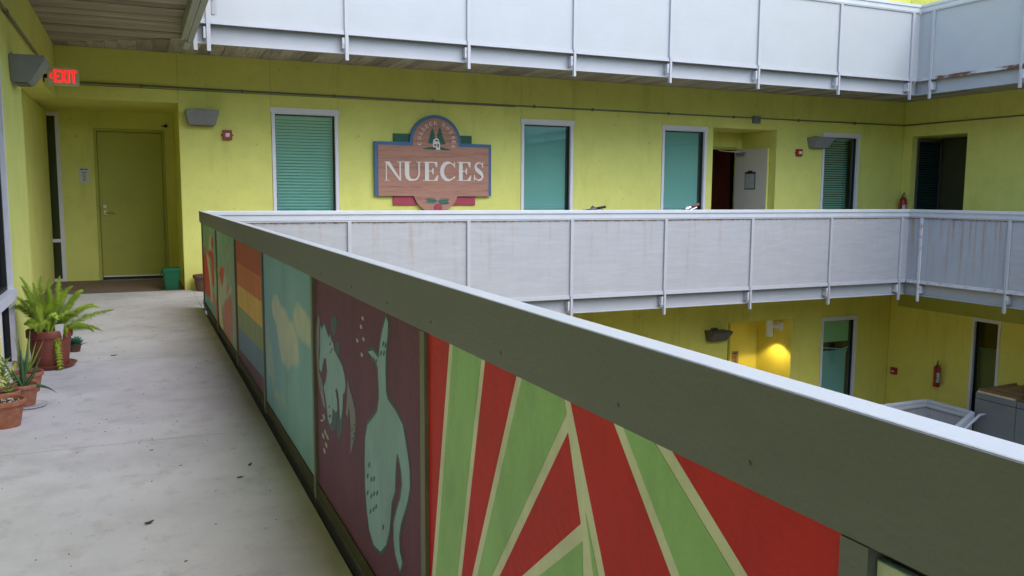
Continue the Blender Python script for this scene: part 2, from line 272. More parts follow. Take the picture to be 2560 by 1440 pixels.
# a smooth shade that keeps hard edges
def smooth_by_angle(o, a=40):
    o.data.shade_smooth(); o.data.set_sharp_from_angle(angle=R(a))
P={'ray_red':[[(1.7427,0.95),(1.9,0.2384),(1.9,0.95)],[(1.3727,0.95),(1.685,0.282),(1.711,0.268),(1.5291,0.95)],[(1.178,0.877),(1.131,0.741),(1.541,0.403)],[(1.0564,0.95),(0.835,0.708),(1.016,0.617),(1.1812,0.95)],[(0.5905,0.95),(0.5905,0.8297),(0.674,0.788),(0.9197,0.95)]],'ray_green':[[(1.5511,0.95),(1.739,0.254),(1.882,0.183),(1.7191,0.95)],[(1.2025,0.95),(1.201,0.945),(1.184,0.906),(1.645,0.301),(1.653,0.298),(1.3486,0.95)],[(1.125,0.714),(1.112,0.569),(1.631,0.309)],[(0.9601,0.95),(0.696,0.777),(0.815,0.718),(1.028,0.95)],[(1.115,0.764),(1.073,0.68),(1.087,0.674)]],'whale':[[(2.27,0.917),(2.25,0.904),(2.256,0.866),(2.276,0.818),(2.283,0.76),(2.279,0.703),(2.263,0.684),(2.179,0.669),(2.116,0.648),(2.092,0.612),(2.071,0.576),(2.058,0.544),(2.056,0.497),(2.075,0.455),(2.106,0.413),(2.139,0.37),(2.162,0.323),(2.157,0.281),(2.132,0.259),(2.154,0.227),(2.197,0.255),(2.214,0.29),(2.212,0.343),(2.184,0.385),(2.143,0.437),(2.125,0.481),(2.132,0.515),(2.153,0.546),(2.172,0.556),(2.184,0.525),(2.191,0.491),(2.198,0.438),(2.233,0.394),(2.246,0.343),(2.26,0.299),(2.297,0.244),(2.361,0.198),(2.439,0.188),(2.492,0.217),(2.517,0.266),(2.536,0.339),(2.537,0.426),(2.527,0.5),(2.497,0.55),(2.433,0.587),(2.377,0.621),(2.355,0.667),(2.358,0.712),(2.366,0.757),(2.398,0.771),(2.436,0.777),(2.484,0.782),(2.422,0.796),(2.379,0.79),(2.357,0.783),(2.338,0.827),(2.312,0.87)]],'beast':[[(3.216,0.758),(3.188,0.744),(3.14,0.771),(3.094,0.751),(3.064,0.731),(3.035,0.749),(3.012,0.729),(2.981,0.725),(2.969,0.701),(2.905,0.687),(2.841,0.669),(2.806,0.643),(2.794,0.612),(2.81,0.584),(2.838,0.573),(2.848,0.52),(2.874,0.471),(2.892,0.488),(2.9,0.538),(2.921,0.568),(2.95,0.57),(2.961,0.555),(2.937,0.53),(2.93,0.496),(2.952,0.478),(3.012,0.481),(3.025,0.451),(3.034,0.422),(3.071,0.404),(3.102,0.419),(3.12,0.46),(3.14,0.493),(3.17,0.523),(3.122,0.561),(3.097,0.602),(3.114,0.646),(3.152,0.642),(3.185,0.603),(3.211,0.575),(3.245,0.582),(3.247,0.61),(3.219,0.662),(3.221,0.708)]],'lilac':[[(2.756,0.645),(2.74,0.615),(2.704,0.595),(2.664,0.56),(2.65,0.524),(2.67,0.471),(2.706,0.424),(2.738,0.386),(2.726,0.447),(2.723,0.481),(2.734,0.523),(2.75,0.548),(2.776,0.504),(2.794,0.513),(2.776,0.558)],[(3.248,0.795),(3.219,0.774),(3.234,0.744),(3.235,0.683),(3.26,0.622),(3.258,0.57),(3.202,0.544),(3.173,0.494),(3.139,0.446),(3.189,0.449),(3.243,0.488),(3.285,0.546),(3.303,0.624),(3.292,0.735)]],'blot':[[(2.973,0.829),(2.927,0.827),(2.909,0.809),(2.927,0.781),(2.969,0.753),(2.993,0.758),(3.018,0.776),(3.022,0.801)],[(2.91,0.749),(2.872,0.743),(2.874,0.722),(2.905,0.695),(2.949,0.7),(2.947,0.726)],[(3.023,0.474),(2.932,0.479),(2.945,0.441),(2.973,0.409),(3.051,0.386),(3.093,0.398)],[(2.911,0.492),(2.845,0.483),(2.861,0.44),(2.899,0.396),(2.949,0.387),(2.946,0.423)]],'pale_marks':[[(2.53,0.879),(2.529,0.873),(2.535,0.87),(2.545,0.87),(2.554,0.874),(2.555,0.879),(2.549,0.882),(2.539,0.882)],[(2.553,0.849),(2.551,0.844),(2.558,0.84),(2.568,0.84),(2.577,0.844),(2.579,0.849),(2.572,0.853),(2.562,0.853)],[(2.604,0.798),(2.603,0.792),(2.609,0.789),(2.62,0.788),(2.629,0.792),(2.631,0.797),(2.624,0.801),(2.613,0.801)],[(2.523,0.814),(2.522,0.809),(2.528,0.806),(2.538,0.806),(2.547,0.809),(2.548,0.814),(2.542,0.818),(2.532,0.818)],[(2.547,0.762),(2.546,0.757),(2.552,0.753),(2.563,0.752),(2.572,0.756),(2.573,0.761),(2.567,0.765),(2.556,0.765)],[(3.165,0.411),(3.16,0.403),(3.168,0.398),(3.183,0.397),(3.197,0.401),(3.202,0.408),(3.195,0.414),(3.18,0.415)],[(3.141,0.356),(3.136,0.349),(3.143,0.343),(3.158,0.342),(3.173,0.346),(3.178,0.353),(3.171,0.359),(3.156,0.36)],[(3.184,0.331),(3.179,0.323),(3.186,0.317),(3.202,0.316),(3.217,0.32),(3.222,0.328),(3.214,0.334),(3.199,0.335)],[(3.102,0.348),(3.098,0.341),(3.104,0.335),(3.119,0.334),(3.133,0.338),(3.138,0.345),(3.131,0.351),(3.116,0.352)],[(3.13,0.31),(3.125,0.303),(3.132,0.297),(3.147,0.296),(3.161,0.3),(3.166,0.307),(3.159,0.313),(3.144,0.314)],[(3.167,0.276),(3.162,0.269),(3.169,0.263),(3.184,0.262),(3.199,0.266),(3.204,0.273),(3.197,0.279),(3.181,0.281)],[(3.185,0.39),(3.198,0.384),(3.222,0.377),(3.244,0.373),(3.251,0.375),(3.239,0.381),(3.214,0.388),(3.192,0.392)]],'dark_marks':[[(2.47,0.431),(2.477,0.422),(2.487,0.417),(2.493,0.418),(2.492,0.425),(2.485,0.434),(2.475,0.439),(2.469,0.438)],[(2.491,0.389),(2.499,0.38),(2.509,0.375),(2.515,0.376),(2.514,0.383),(2.506,0.392),(2.497,0.397),(2.49,0.396)],[(2.445,0.393),(2.452,0.385),(2.462,0.379),(2.468,0.38),(2.467,0.387),(2.459,0.396),(2.45,0.401),(2.444,0.4)],[(2.413,0.405),(2.42,0.396),(2.429,0.391),(2.435,0.392),(2.434,0.399),(2.427,0.407),(2.418,0.413),(2.412,0.412)],[(2.494,0.335),(2.502,0.326),(2.511,0.32),(2.518,0.321),(2.517,0.328),(2.509,0.337),(2.499,0.343),(2.493,0.342)],[(2.448,0.34),(2.455,0.331),(2.464,0.325),(2.47,0.326),(2.469,0.333),(2.462,0.342),(2.453,0.347),(2.447,0.347)],[(2.415,0.358),(2.422,0.349),(2.431,0.344),(2.437,0.345),(2.436,0.351),(2.429,0.36),(2.42,0.365),(2.414,0.364)],[(2.378,0.373),(2.385,0.364),(2.394,0.359),(2.4,0.36),(2.399,0.367),(2.392,0.375),(2.383,0.38),(2.378,0.379)],[(2.461,0.286),(2.469,0.277),(2.478,0.271),(2.484,0.272),(2.483,0.279),(2.476,0.288),(2.466,0.293),(2.46,0.292)],[(2.423,0.306),(2.43,0.297),(2.439,0.292),(2.445,0.293),(2.444,0.3),(2.437,0.308),(2.428,0.314),(2.422,0.313)],[(2.393,0.325),(2.4,0.316),(2.409,0.311),(2.415,0.312),(2.414,0.319),(2.407,0.327),(2.398,0.333),(2.393,0.332)],[(2.315,0.291),(2.321,0.282),(2.33,0.277),(2.335,0.278),(2.334,0.284),(2.328,0.293),(2.319,0.298),(2.314,0.297)],[(2.292,0.838),(2.298,0.831),(2.307,0.827),(2.312,0.829),(2.311,0.835),(2.305,0.842),(2.297,0.845),(2.291,0.844)],[(2.269,0.837),(2.275,0.83),(2.283,0.827),(2.288,0.829),(2.287,0.835),(2.281,0.841),(2.273,0.845),(2.268,0.843)],[(2.317,0.806),(2.324,0.799),(2.332,0.795),(2.337,0.797),(2.337,0.803),(2.33,0.81),(2.322,0.814),(2.316,0.812)],[(2.286,0.811),(2.292,0.804),(2.301,0.801),(2.306,0.803),(2.305,0.809),(2.299,0.815),(2.291,0.819),(2.285,0.817)],[(2.401,0.77),(2.408,0.762),(2.416,0.758),(2.422,0.76),(2.421,0.767),(2.414,0.774),(2.405,0.778),(2.4,0.776)],[(2.373,0.771),(2.379,0.764),(2.388,0.76),(2.394,0.762),(2.393,0.768),(2.386,0.775),(2.377,0.779),(2.372,0.777)],[(3.023,0.715),(3.03,0.71),(3.039,0.707),(3.045,0.708),(3.044,0.713),(3.037,0.718),(3.029,0.721),(3.023,0.72)],[(2.994,0.701),(3.0,0.695),(3.009,0.692),(3.015,0.693),(3.014,0.698),(3.008,0.703),(2.999,0.706),(2.993,0.705)],[(3.022,0.685),(3.028,0.68),(3.037,0.676),(3.043,0.677),(3.043,0.682),(3.036,0.687),(3.027,0.69),(3.021,0.689)],[(3.059,0.474),(3.066,0.468),(3.075,0.465),(3.081,0.465),(3.08,0.47),(3.073,0.476),(3.064,0.48),(3.058,0.479)],[(3.062,0.437),(3.069,0.431),(3.078,0.428),(3.084,0.428),(3.084,0.433),(3.077,0.439),(3.068,0.443),(3.062,0.442)],[(3.043,0.442),(3.049,0.436),(3.058,0.432),(3.064,0.433),(3.064,0.438),(3.057,0.444),(3.048,0.447),(3.042,0.447)],[(2.668,0.505),(2.673,0.5),(2.68,0.497),(2.685,0.497),(2.684,0.501),(2.679,0.507),(2.672,0.51),(2.667,0.509)],[(2.698,0.481),(2.703,0.476),(2.71,0.472),(2.715,0.473),(2.715,0.477),(2.71,0.483),(2.702,0.486),(2.697,0.485)],[(2.696,0.451),(2.702,0.446),(2.709,0.442),(2.714,0.443),(2.713,0.447),(2.708,0.452),(2.701,0.456),(2.696,0.455)],[(2.673,0.476),(2.678,0.47),(2.685,0.467),(2.69,0.468),(2.69,0.472),(2.684,0.477),(2.677,0.48),(2.673,0.48)]],'rainbow':[[(4.84,0.95),(4.84,0.7865),(6.2,0.7745),(6.2,0.95)],[(6.2,0.7745),(4.84,0.7865),(4.84,0.6452),(6.2,0.618)],[(6.2,0.618),(4.84,0.6452),(4.84,0.4932),(6.2,0.4711)],[(6.2,0.4711),(4.84,0.4932),(4.84,0.3582),(6.2,0.3139)],[(6.2,0.3139),(4.84,0.3582),(4.84,0.2079),(6.2,0.1573)],[(6.2,0.1573),(4.84,0.2079),(4.84,0.1),(6.2,0.1)]],'cloud':[[(4.429,0.736),(4.505,0.682),(4.481,0.629),(4.372,0.588),(4.277,0.487),(4.179,0.437),(4.041,0.415),(3.863,0.477),(3.685,0.517),(3.693,0.587),(3.72,0.636),(3.837,0.666),(3.983,0.676),(4.097,0.706),(4.261,0.725)],[(3.717,0.786),(3.828,0.734),(3.853,0.682),(3.734,0.657),(3.605,0.636),(3.424,0.627),(3.382,0.748),(3.543,0.765)],[(4.804,0.66),(4.891,0.497),(4.746,0.407),(4.557,0.331),(4.449,0.267),(4.501,0.378),(4.63,0.478),(4.717,0.56)],[(4.745,0.415),(4.539,0.435),(4.458,0.35),(4.525,0.236),(4.721,0.262)],[(4.045,0.782),(3.892,0.793),(3.842,0.762),(3.971,0.759)],[(4.575,0.233),(4.122,0.27),(4.048,0.234),(4.397,0.165)]],'f_red':[[(9.767,0.602),(9.249,0.631),(8.943,0.578),(8.764,0.418),(8.66,0.237),(8.852,0.215),(9.384,0.195),(9.895,0.16)],[(8.903,0.668),(8.578,0.708),(8.235,0.712),(8.142,0.673),(8.191,0.472),(8.202,0.389),(8.378,0.362),(8.499,0.48),(8.555,0.625),(8.855,0.633)],[(7.516,0.626),(7.284,0.653),(7.178,0.638),(7.256,0.559),(7.339,0.495),(7.466,0.461),(7.509,0.519),(7.686,0.544),(7.624,0.584)],[(8.106,0.283),(7.906,0.297),(7.765,0.202),(7.711,0.088),(7.618,0.034),(8.092,-0.004)],[(8.469,0.826),(8.175,0.858),(8.146,0.798),(8.194,0.732),(8.395,0.729)]],'f_pink':[[(7.454,0.293),(7.166,0.377),(6.747,0.457),(6.555,0.493),(6.622,0.032),(6.961,0.018),(7.458,0.025)],[(9.726,0.684),(9.283,0.704),(9.035,0.66),(9.249,0.631),(9.736,0.604)],[(9.374,0.217),(8.594,0.254),(8.206,0.38),(8.271,0.217),(8.558,0.201)],[(6.945,0.558),(6.718,0.55),(6.776,0.484),(6.984,0.437),(7.032,0.487)],[(6.872,0.732),(6.783,0.701),(6.854,0.597),(6.94,0.62)]],'f_cream':[[(9.013,0.651),(8.817,0.635),(8.621,0.469),(8.557,0.343),(8.473,0.211),(8.648,0.181),(8.714,0.308),(8.866,0.467),(9.05,0.57)],[(8.023,0.576),(7.615,0.61),(7.746,0.513),(7.582,0.445),(7.089,0.606),(6.8,0.526),(6.573,0.55),(6.745,0.465),(7.254,0.366),(7.529,0.283),(7.705,0.364),(8.095,0.391)],[(7.948,0.372),(7.699,0.381),(7.545,0.239),(7.403,0.134),(7.547,0.028),(7.748,0.117),(7.899,0.237)],[(8.606,0.838),(8.401,0.852),(8.514,0.721),(8.702,0.7)]],'f_blue':[[(9.898,0.154),(9.245,0.2),(8.55,0.221),(8.103,0.238),(8.188,0.018),(9.906,-0.048)],[(9.826,0.939),(9.57,0.937),(9.692,0.691),(9.84,0.608)],[(8.048,0.908),(7.788,0.919),(7.889,0.604),(8.077,0.571)]],'f_orange':[[(6.925,0.858),(6.811,0.849),(6.855,0.786),(6.962,0.794)],[(9.225,0.828),(9.096,0.814),(9.162,0.731),(9.297,0.734)]],'s_tree1':[[(3.8789,2.1834),(3.8935,2.1622),(3.8845,2.1587),(3.9069,2.1248),(3.8957,2.1212),(3.9159,2.085),(3.9025,2.0803),(3.9271,2.0388),(3.9114,2.0352),(3.9327,2.0011),(3.9159,1.9986),(3.9271,1.9686),(3.8374,1.9687),(3.7982,1.9764),(3.8206,1.9931),(3.8094,2.0003),(3.8318,2.0332),(3.8195,2.0394),(3.8397,2.0744),(3.8284,2.0805),(3.8509,2.12),(3.8419,2.1262),(3.8643,2.1592),(3.8576,2.1633)]],'s_tree2':[[(3.9866,2.2136),(4.0011,2.187),(3.9922,2.1824),(4.0168,2.1441),(4.0056,2.1394),(4.0303,2.0989),(4.0168,2.0942),(4.046,2.0527),(4.0303,2.049),(4.0617,2.0151),(4.0482,2.0094),(4.0785,1.9721),(4.0168,1.9576),(3.9552,1.9584),(3.9383,1.9796),(3.9496,2.0124),(3.9327,2.0552),(3.9529,2.0611),(3.9383,2.0986),(3.9585,2.1046),(3.9496,2.14),(3.9697,2.1449),(3.963,2.1794),(3.9765,2.1841)]],'s_hill':[[(3.7342,1.8911),(3.7365,1.9019),(3.8262,1.9177),(3.8935,1.9246),(3.9832,1.9265),(4.0617,1.9087),(4.1458,1.8909),(4.1424,1.88),(3.9383,1.8823)]],'s_house':[[(3.8823,1.987),(3.8912,2.0271),(3.9383,2.0532),(3.9697,2.0291),(3.972,1.9999),(3.9877,1.9808),(3.9899,1.9213),(3.9832,1.9179),(3.9922,1.8834),(3.9249,1.8842),(3.9316,1.9168),(3.8845,1.919)]],'s_dark':[[(3.9002,1.9615),(3.9316,1.96),(3.9316,1.9362),(3.9002,1.9377)],[(3.9462,1.969),(3.9675,1.9673),(3.9675,1.9197),(3.9462,1.9214)],[(3.9092,2.0049),(3.9182,2.0202),(3.9383,2.0261),(3.954,2.019),(3.9585,2.0018)]],'s_pine':[[(3.9363,1.1509),(3.8845,1.2172),(3.9448,1.158)],[(3.9373,1.1501),(3.8845,1.1934),(3.9439,1.1588)],[(3.9395,1.1492),(3.8845,1.1654),(3.9417,1.1598)],[(3.9428,1.1495),(3.8845,1.1308),(3.9383,1.1594)],[(3.9444,1.1505),(3.8845,1.1049),(3.9368,1.1584)],[(3.9218,1.1509),(3.8699,1.215),(3.9302,1.1581)],[(3.9227,1.1501),(3.8699,1.1935),(3.9293,1.1589)],[(3.9249,1.1492),(3.8699,1.1654),(3.9271,1.1598)],[(3.9283,1.1495),(3.8699,1.1309),(3.9237,1.1594)],[(3.9297,1.1504),(3.8699,1.1071),(3.9223,1.1586)],[(3.9073,1.1509),(3.8554,1.2129),(3.9155,1.1582)],[(3.9081,1.1501),(3.8554,1.1935),(3.9147,1.1589)],[(3.9103,1.1492),(3.8554,1.1654),(3.9125,1.1598)],[(3.9137,1.1496),(3.8554,1.1309),(3.9092,1.1595)],[(3.915,1.1504),(3.8554,1.1093),(3.9078,1.1587)],[(3.8928,1.1508),(3.8408,1.2107),(3.9009,1.1583)],[(3.8936,1.1502),(3.8408,1.1935),(3.9001,1.1589)],[(3.8957,1.1493),(3.8408,1.1655),(3.8979,1.1598)],[(3.8991,1.1496),(3.8408,1.131),(3.8946,1.1595)],[(3.9003,1.1503),(3.8408,1.1116),(3.8933,1.1588)],[(3.8783,1.1508),(3.8262,1.2086),(3.8862,1.1584)],[(3.879,1.1502),(3.8262,1.1935),(3.8855,1.159)],[(3.8812,1.1493),(3.8262,1.1655),(3.8834,1.1599)],[(3.8845,1.1496),(3.8262,1.131),(3.88,1.1595)],[(3.8857,1.1503),(3.8262,1.1138),(3.8789,1.1589)],[(3.8638,1.1507),(3.8116,1.2065),(3.8716,1.1585)],[(3.8644,1.1502),(3.8116,1.1935),(3.871,1.159)],[(3.8666,1.1493),(3.8116,1.1655),(3.8688,1.1599)],[(3.8699,1.1497),(3.8116,1.131),(3.8654,1.1596)],[(3.871,1.1502),(3.8116,1.116),(3.8644,1.159)],[(3.8493,1.1507),(3.797,1.2043),(3.8569,1.1586)],[(3.8498,1.1503),(3.797,1.1935),(3.8564,1.159)],[(3.852,1.1494),(3.797,1.1655),(3.8542,1.1599)],[(3.8554,1.1497),(3.797,1.1311),(3.8509,1.1596)],[(3.8563,1.1502),(3.797,1.1182),(3.85,1.1591)],[(3.8348,1.1506),(3.7825,1.2022),(3.8422,1.1587)],[(3.8353,1.1503),(3.7825,1.1936),(3.8418,1.1591)],[(3.8374,1.1494),(3.7825,1.1656),(3.8396,1.16)],[(3.8408,1.1497),(3.7825,1.1311),(3.8363,1.1596)],[(3.8416,1.1501),(3.7825,1.1204),(3.8355,1.1592)],[(3.8203,1.1506),(3.7679,1.2),(3.8276,1.1588)],[(3.8207,1.1504),(3.7679,1.1936),(3.8272,1.1591)],[(3.8229,1.1494),(3.7679,1.1656),(3.8251,1.16)],[(3.8262,1.1498),(3.7679,1.1312),(3.8217,1.1597)],[(3.8268,1.1501),(3.7679,1.1226),(3.8211,1.1593)],[(3.9543,1.1515),(4.0146,1.2107),(3.9628,1.1444)],[(3.9552,1.1523),(4.0146,1.1868),(3.9618,1.1435)],[(3.9574,1.1532),(4.0146,1.1586),(3.9596,1.1426)],[(3.9608,1.1529),(4.0146,1.1239),(3.9563,1.143)],[(3.9623,1.1519),(4.0146,1.0979),(3.9547,1.1439)],[(3.9689,1.1515),(4.0292,1.2085),(3.9773,1.1443)],[(3.9698,1.1523),(4.0292,1.1868),(3.9764,1.1435)],[(3.972,1.1532),(4.0292,1.1586),(3.9742,1.1426)],[(3.9754,1.1528),(4.0292,1.1239),(3.9708,1.1429)],[(3.9768,1.1519),(4.0292,1.1),(3.9694,1.1438)],[(3.9836,1.1515),(4.0438,1.2063),(3.9918,1.1442)],[(3.9844,1.1522),(4.0438,1.1868),(3.991,1.1434)],[(3.9866,1.1532),(4.0438,1.1586),(3.9888,1.1425)],[(3.9899,1.1528),(4.0438,1.1238),(3.9854,1.1429)],[(3.9913,1.152),(4.0438,1.1021),(3.9841,1.1437)],[(3.9982,1.1516),(4.0583,1.2041),(4.0063,1.144)],[(3.999,1.1522),(4.0583,1.1867),(4.0055,1.1434)],[(4.0012,1.1531),(4.0583,1.1585),(4.0034,1.1425)],[(4.0045,1.1528),(4.0583,1.1238),(4.0,1.1429)],[(4.0058,1.152),(4.0583,1.1042),(3.9988,1.1436)],[(4.0129,1.1516),(4.0729,1.2019),(4.0208,1.1439)],[(4.0136,1.1522),(4.0729,1.1867),(4.0201,1.1434)],[(4.0157,1.1531),(4.0729,1.1585),(4.0179,1.1425)],[(4.0191,1.1527),(4.0729,1.1237),(4.0146,1.1428)],[(4.0202,1.1521),(4.0729,1.1064),(4.0134,1.1435)],[(4.0275,1.1517),(4.0875,1.1997),(4.0353,1.1438)],[(4.0281,1.1521),(4.0875,1.1867),(4.0347,1.1433)],[(4.0303,1.1531),(4.0875,1.1585),(4.0325,1.1424)],[(4.0337,1.1527),(4.0875,1.1237),(4.0292,1.1428)],[(4.0347,1.1521),(4.0875,1.1085),(4.0281,1.1433)],[(4.0422,1.1517),(4.1021,1.1976),(4.0498,1.1437)],[(4.0427,1.1521),(4.1021,1.1867),(4.0493,1.1433)],[(4.0449,1.153),(4.1021,1.1584),(4.0471,1.1424)],[(4.0483,1.1527),(4.1021,1.1236),(4.0437,1.1427)],[(4.0491,1.1522),(4.1021,1.1106),(4.0428,1.1432)],[(4.0569,1.1517),(4.1166,1.1954),(4.0643,1.1436)],[(4.0573,1.1521),(4.1166,1.1867),(4.0638,1.1432)],[(4.0595,1.153),(4.1166,1.1584),(4.0617,1.1423)],[(4.0628,1.1526),(4.1166,1.1236),(4.0583,1.1427)],[(4.0636,1.1522),(4.1166,1.1127),(4.0575,1.1431)],[(4.0715,1.1518),(4.1312,1.1932),(4.0788,1.1435)],[(4.0719,1.152),(4.1312,1.1867),(4.0784,1.1432)],[(4.0741,1.153),(4.1312,1.1584),(4.0762,1.1423)],[(4.0774,1.1526),(4.1312,1.1235),(4.0729,1.1427)],[(4.078,1.1523),(4.1312,1.1148),(4.0723,1.143)]],'letters':{'N':[(3.1702,1.4392),(3.4371,1.704)],'U':[(3.4281,1.4409),(3.7253,1.7082)],'E':[(3.7309,1.4429),(3.9585,1.7117)],'C':[(3.9854,1.4446),(4.2221,1.7157)],'E2':[(4.2467,1.4464),(4.4654,1.7195)],'S':[(4.4934,1.4481),(4.6673,1.7227)]},'cone':(3.9552,1.0711),'arc':(3.9383,2.0013)}
# ---------------------------------------------------------------- dimensions (metres; camera stands at the origin, 1.26 m above the walkway)
YW, XWR, XWL = 11.64, 13.15, -.84      # far, right and left wall planes
YI, XN, XRW = 9.815, .609, 11.25       # courtyard edge of the far, near and right walkways
ST = 3.155                             # storey height
YB, ZTOP, ZG = -7.0, 2 * ST + .2, -2 * ST
FAR = lambda s, d, z: (s, YW - d, z)
RIGHT = lambda s, d, z: (XWR - d, s, z)
LEFT = lambda s, d, z: (XWL + d, s, z)

# ground of the courtyard
struct('courtyard_ground', M().box(-3, 16, -9, 15, ZG - .3, ZG), lowground)

struct('light_blocking_shell', M().box(-3.1, 16.1, 15, 15.1, ZG, ZTOP + .1).box(-3.1, -3, -9, YW + .13, ZG, 4.5).box(-3.1, -3, YW + .13, 15, ZG, ZTOP + .1).box(-3, XWL, YW + .125, YW + .13, 4.4, ZTOP).box(16, 16.1, -9, 15, ZG, ZTOP + .1)
       .box(-3, 16, YW + .125, 15, ZTOP, ZTOP + .1).box(-3, XWL - .125, -9, YW + .124, 4.4, 4.5).box(XWR + .125, 16, -9, YW + .124, ZTOP, ZTOP + .1), lowground)  # unseen outer walls and roofs added to stop light leaking in
# ---------------------------------------------------------------- walls made of cement board panels
def wall(name, label, xf, s0, s1, z0, z1, holes, breaks, material, thick=.12, origin=None):
    """holes: (sa, sb, za, zb). Panels stand between the seams; a recessed filler closes every seam."""
    o = xf(s0, 0, z0)
    t = thing(name, label, 'wall', o)
    bs = sorted(set([s0, s1] + [b for b in breaks if s0 < b < s1])); g = .0018; fill = M(xf)
    for a, b in zip(bs[:-1], bs[1:]):
        hs = sorted([h for h in holes if h[0] < b - .001 and h[1] > a + .001], key=lambda h: h[2])
        # cut the column at hole edges so panels wrap the openings
        cuts = sorted(set([a, b] + [max(a, h[0]) for h in hs] + [min(b, h[1]) for h in hs]))
        if not hs:
            obj('wall_panel', M(xf).box(a + g, b - g, -thick, 0, z0, z1), material, t)
            continue
        for ca, cb in zip(cuts[:-1], cuts[1:]):
            col = [h for h in hs if h[0] < cb - .001 and h[1] > ca + .001]
            z = z0; spans = []
            for h in col: spans.append((z, h[2])); z = h[3]
            spans.append((z, z1))
            for za, zb in spans:
                if zb - za > .01: obj('wall_panel', M(xf).box(ca + (g if ca in bs else .0003), cb - (g if cb in bs else .0003), -thick, 0, za, zb), material, t)
    for b in bs[1:-1]:
        z = z0
        for h in sorted([h for h in holes if h[0] - .02 < b < h[1] + .02], key=lambda h: h[2]):
            if h[2] - z > .01: fill.box(b - .008, b + .008, -thick - .02, -.006, z, h[2])
            z = h[3]
        if z1 - z > .01: fill.box(b - .008, b + .008, -thick - .02, -.006, z, z1)
    if fill.v: obj('seam_filler', fill, seam_m, t)
    return t

def window(parent, xf, s0, s1, z0, z1, tilt=75, pitch=.041, pane=pane_m, rail=True, slats=True, gap=.055, slat_top=None):
    fw = .048
    top = z1 - .068
    w = obj('window', M(xf).box(s0 + .003, s1 - .003, -.11, -.085, z0, z0 + .05).box(s0 - .012, s1 + .012, -.005, .022, z1 - .066, z1), frame_m, parent)
    f = M(xf); f.box(s0 + .003, s0 + fw, -.10, .012, z0, top); f.box(s1 - fw, s1 - .003, -.10, .012, z0, top); f.box(s0 + fw, s1 - fw, -.10, .010, top - .012, top)
    f.box(s0 + fw, s1 - fw, -.10, .010, z0, z0 + .05)
    if rail: f.box(s0 + fw, s1 - fw, -.09, .006, z0 + .46, z0 + .52)
    obj('frame', f, frame_m, w)
    obj('gasket', M(xf).box(s0 + fw, s0 + fw + .012, -.085, -.045, z0 + .05, top - .012).box(s1 - fw - .014, s1 - fw, -.085, -.035, z0 + .05, top - .012).box(s0 + fw, s1 - fw, -.085, -.04, top - .026, top - .0125), rubber, w)
    obj('pane', M(xf).add([(s0 + fw, -.06, z0 + .05), (s1 - fw, -.06, z0 + .05), (s1 - fw, -.06, top - .012), (s0 + fw, -.06, top - .012)], [(0, 1, 2, 3)]), pane, w)
    obj('room_backing', M(xf).box(s0, s1, -.36, -.34, z0, z1).box(s0 - .02, s0, -.36, -.121, z0, z1).box(s1, s1 + .02, -.36, -.121, z0, z1).box(s0, s1, -.36, -.121, z1, z1 + .02), dark, w)
    if slats:
        a = R(tilt); hw = .0245; L0 = s0 + fw + .01; L1 = s1 - fw - gap
        dz, dd = hw * math.sin(a), hw * math.cos(a)
        zt = (slat_top or top) - .06; n = int((zt - z0 - .1) / pitch)
        vs = []
        m = M(xf)
        m.add([(L0, -.115 - dd, dz), (L1, -.115 - dd, dz), (L1, -.115 + dd, -dz), (L0, -.115 + dd, -dz)], [(0, 1, 2, 3)])
        first = obj('slat', m, slat_m, w, (0, 0, zt))
        for k in range(1, n): dup(first, (0, 0, zt - pitch * k), w)
        obj('blind_headrail', M(xf).box(L0, L1, -.14, -.085, zt + .02, zt + .055), slat_m, w)
    return w

mid_breaks = [.52, 1.661, 2.55, 4.0, 5.293, 6.178, 7.797, 8.677, 8.807, 10.145, 11.184, 12.058]
W4 = [(1.661, 2.55), (5.293, 6.178), (7.797, 8.677), (11.184, 12.058)]
wz = (.08, 2.382)
far_mid = wall('lime_wall', 'far lime green wall of the middle storey with four tall teal windows', FAR, XWL, XWR, -.12, 3.0,
    [(XWL - .01, .52, -.2, 2.385), (8.807, 10.145, -.2, 2.385)] + [(a, b, *wz) for a, b in W4], mid_breaks, lime)
for (a, b), tl, g in zip(W4, (52, 66, 68, 30), (.012, .03, .035, .12)): window(far_mid, FAR, a, b, *wz, tilt=tl, gap=g)
far_up = wall('lime_wall', 'far lime green wall seen above the topmost balcony', FAR, XWL, XWR, 3.06, ZTOP, [(a, b, ST + .08, ST + 2.38) for a, b in W4], mid_breaks, lime)
for a, b in W4: window(far_up, FAR, a, b, ST + .08, ST + 2.38, tilt=75, slats=False)
low_breaks = [2.2, 4.0, 5.6, 7.441, 8.231, 9.25, 10.66, 11.36, 12.22, 12.6]
far_low = wall('lime_wall', 'far yellow green wall of the lower storey behind the mural rail', FAR, XWL, 13.049, -ST - .12, -.155,
    [(9.25, 10.66, -ST - .2, -.93), (11.36, 12.22, -ST + .05, -.945)], low_breaks, lime_low)
w = window(far_low, FAR, 11.36, 12.22, -ST + .05, -.945, tilt=62, gap=.08, slat_top=-1.60, rail=False)
obj('painted_reflection', M(FAR).box(11.42, 12.13, -.112, -.108, -1.44, -1.03), mat('painted_reflection_lime', (.80, .80, .42, 1), .8, .03), w)  # pale sheet behind the glass, painting the bright wall reflection
obj('painted_reflection_line', M(FAR).loft([[(11.42, -.10, -1.535), (11.42, -.09, -1.535), (11.42, -.09, -1.515), (11.42, -.10, -1.515)], [(11.98, -.10, -1.60), (11.98, -.09, -1.60), (11.98, -.09, -1.58), (11.98, -.10, -1.58)], [(12.12, -.10, -1.575), (12.12, -.09, -1.575), (12.12, -.09, -1.55), (12.12, -.10, -1.55)]]), slat_m, w)  # pale bar painting the slanting line in that reflection
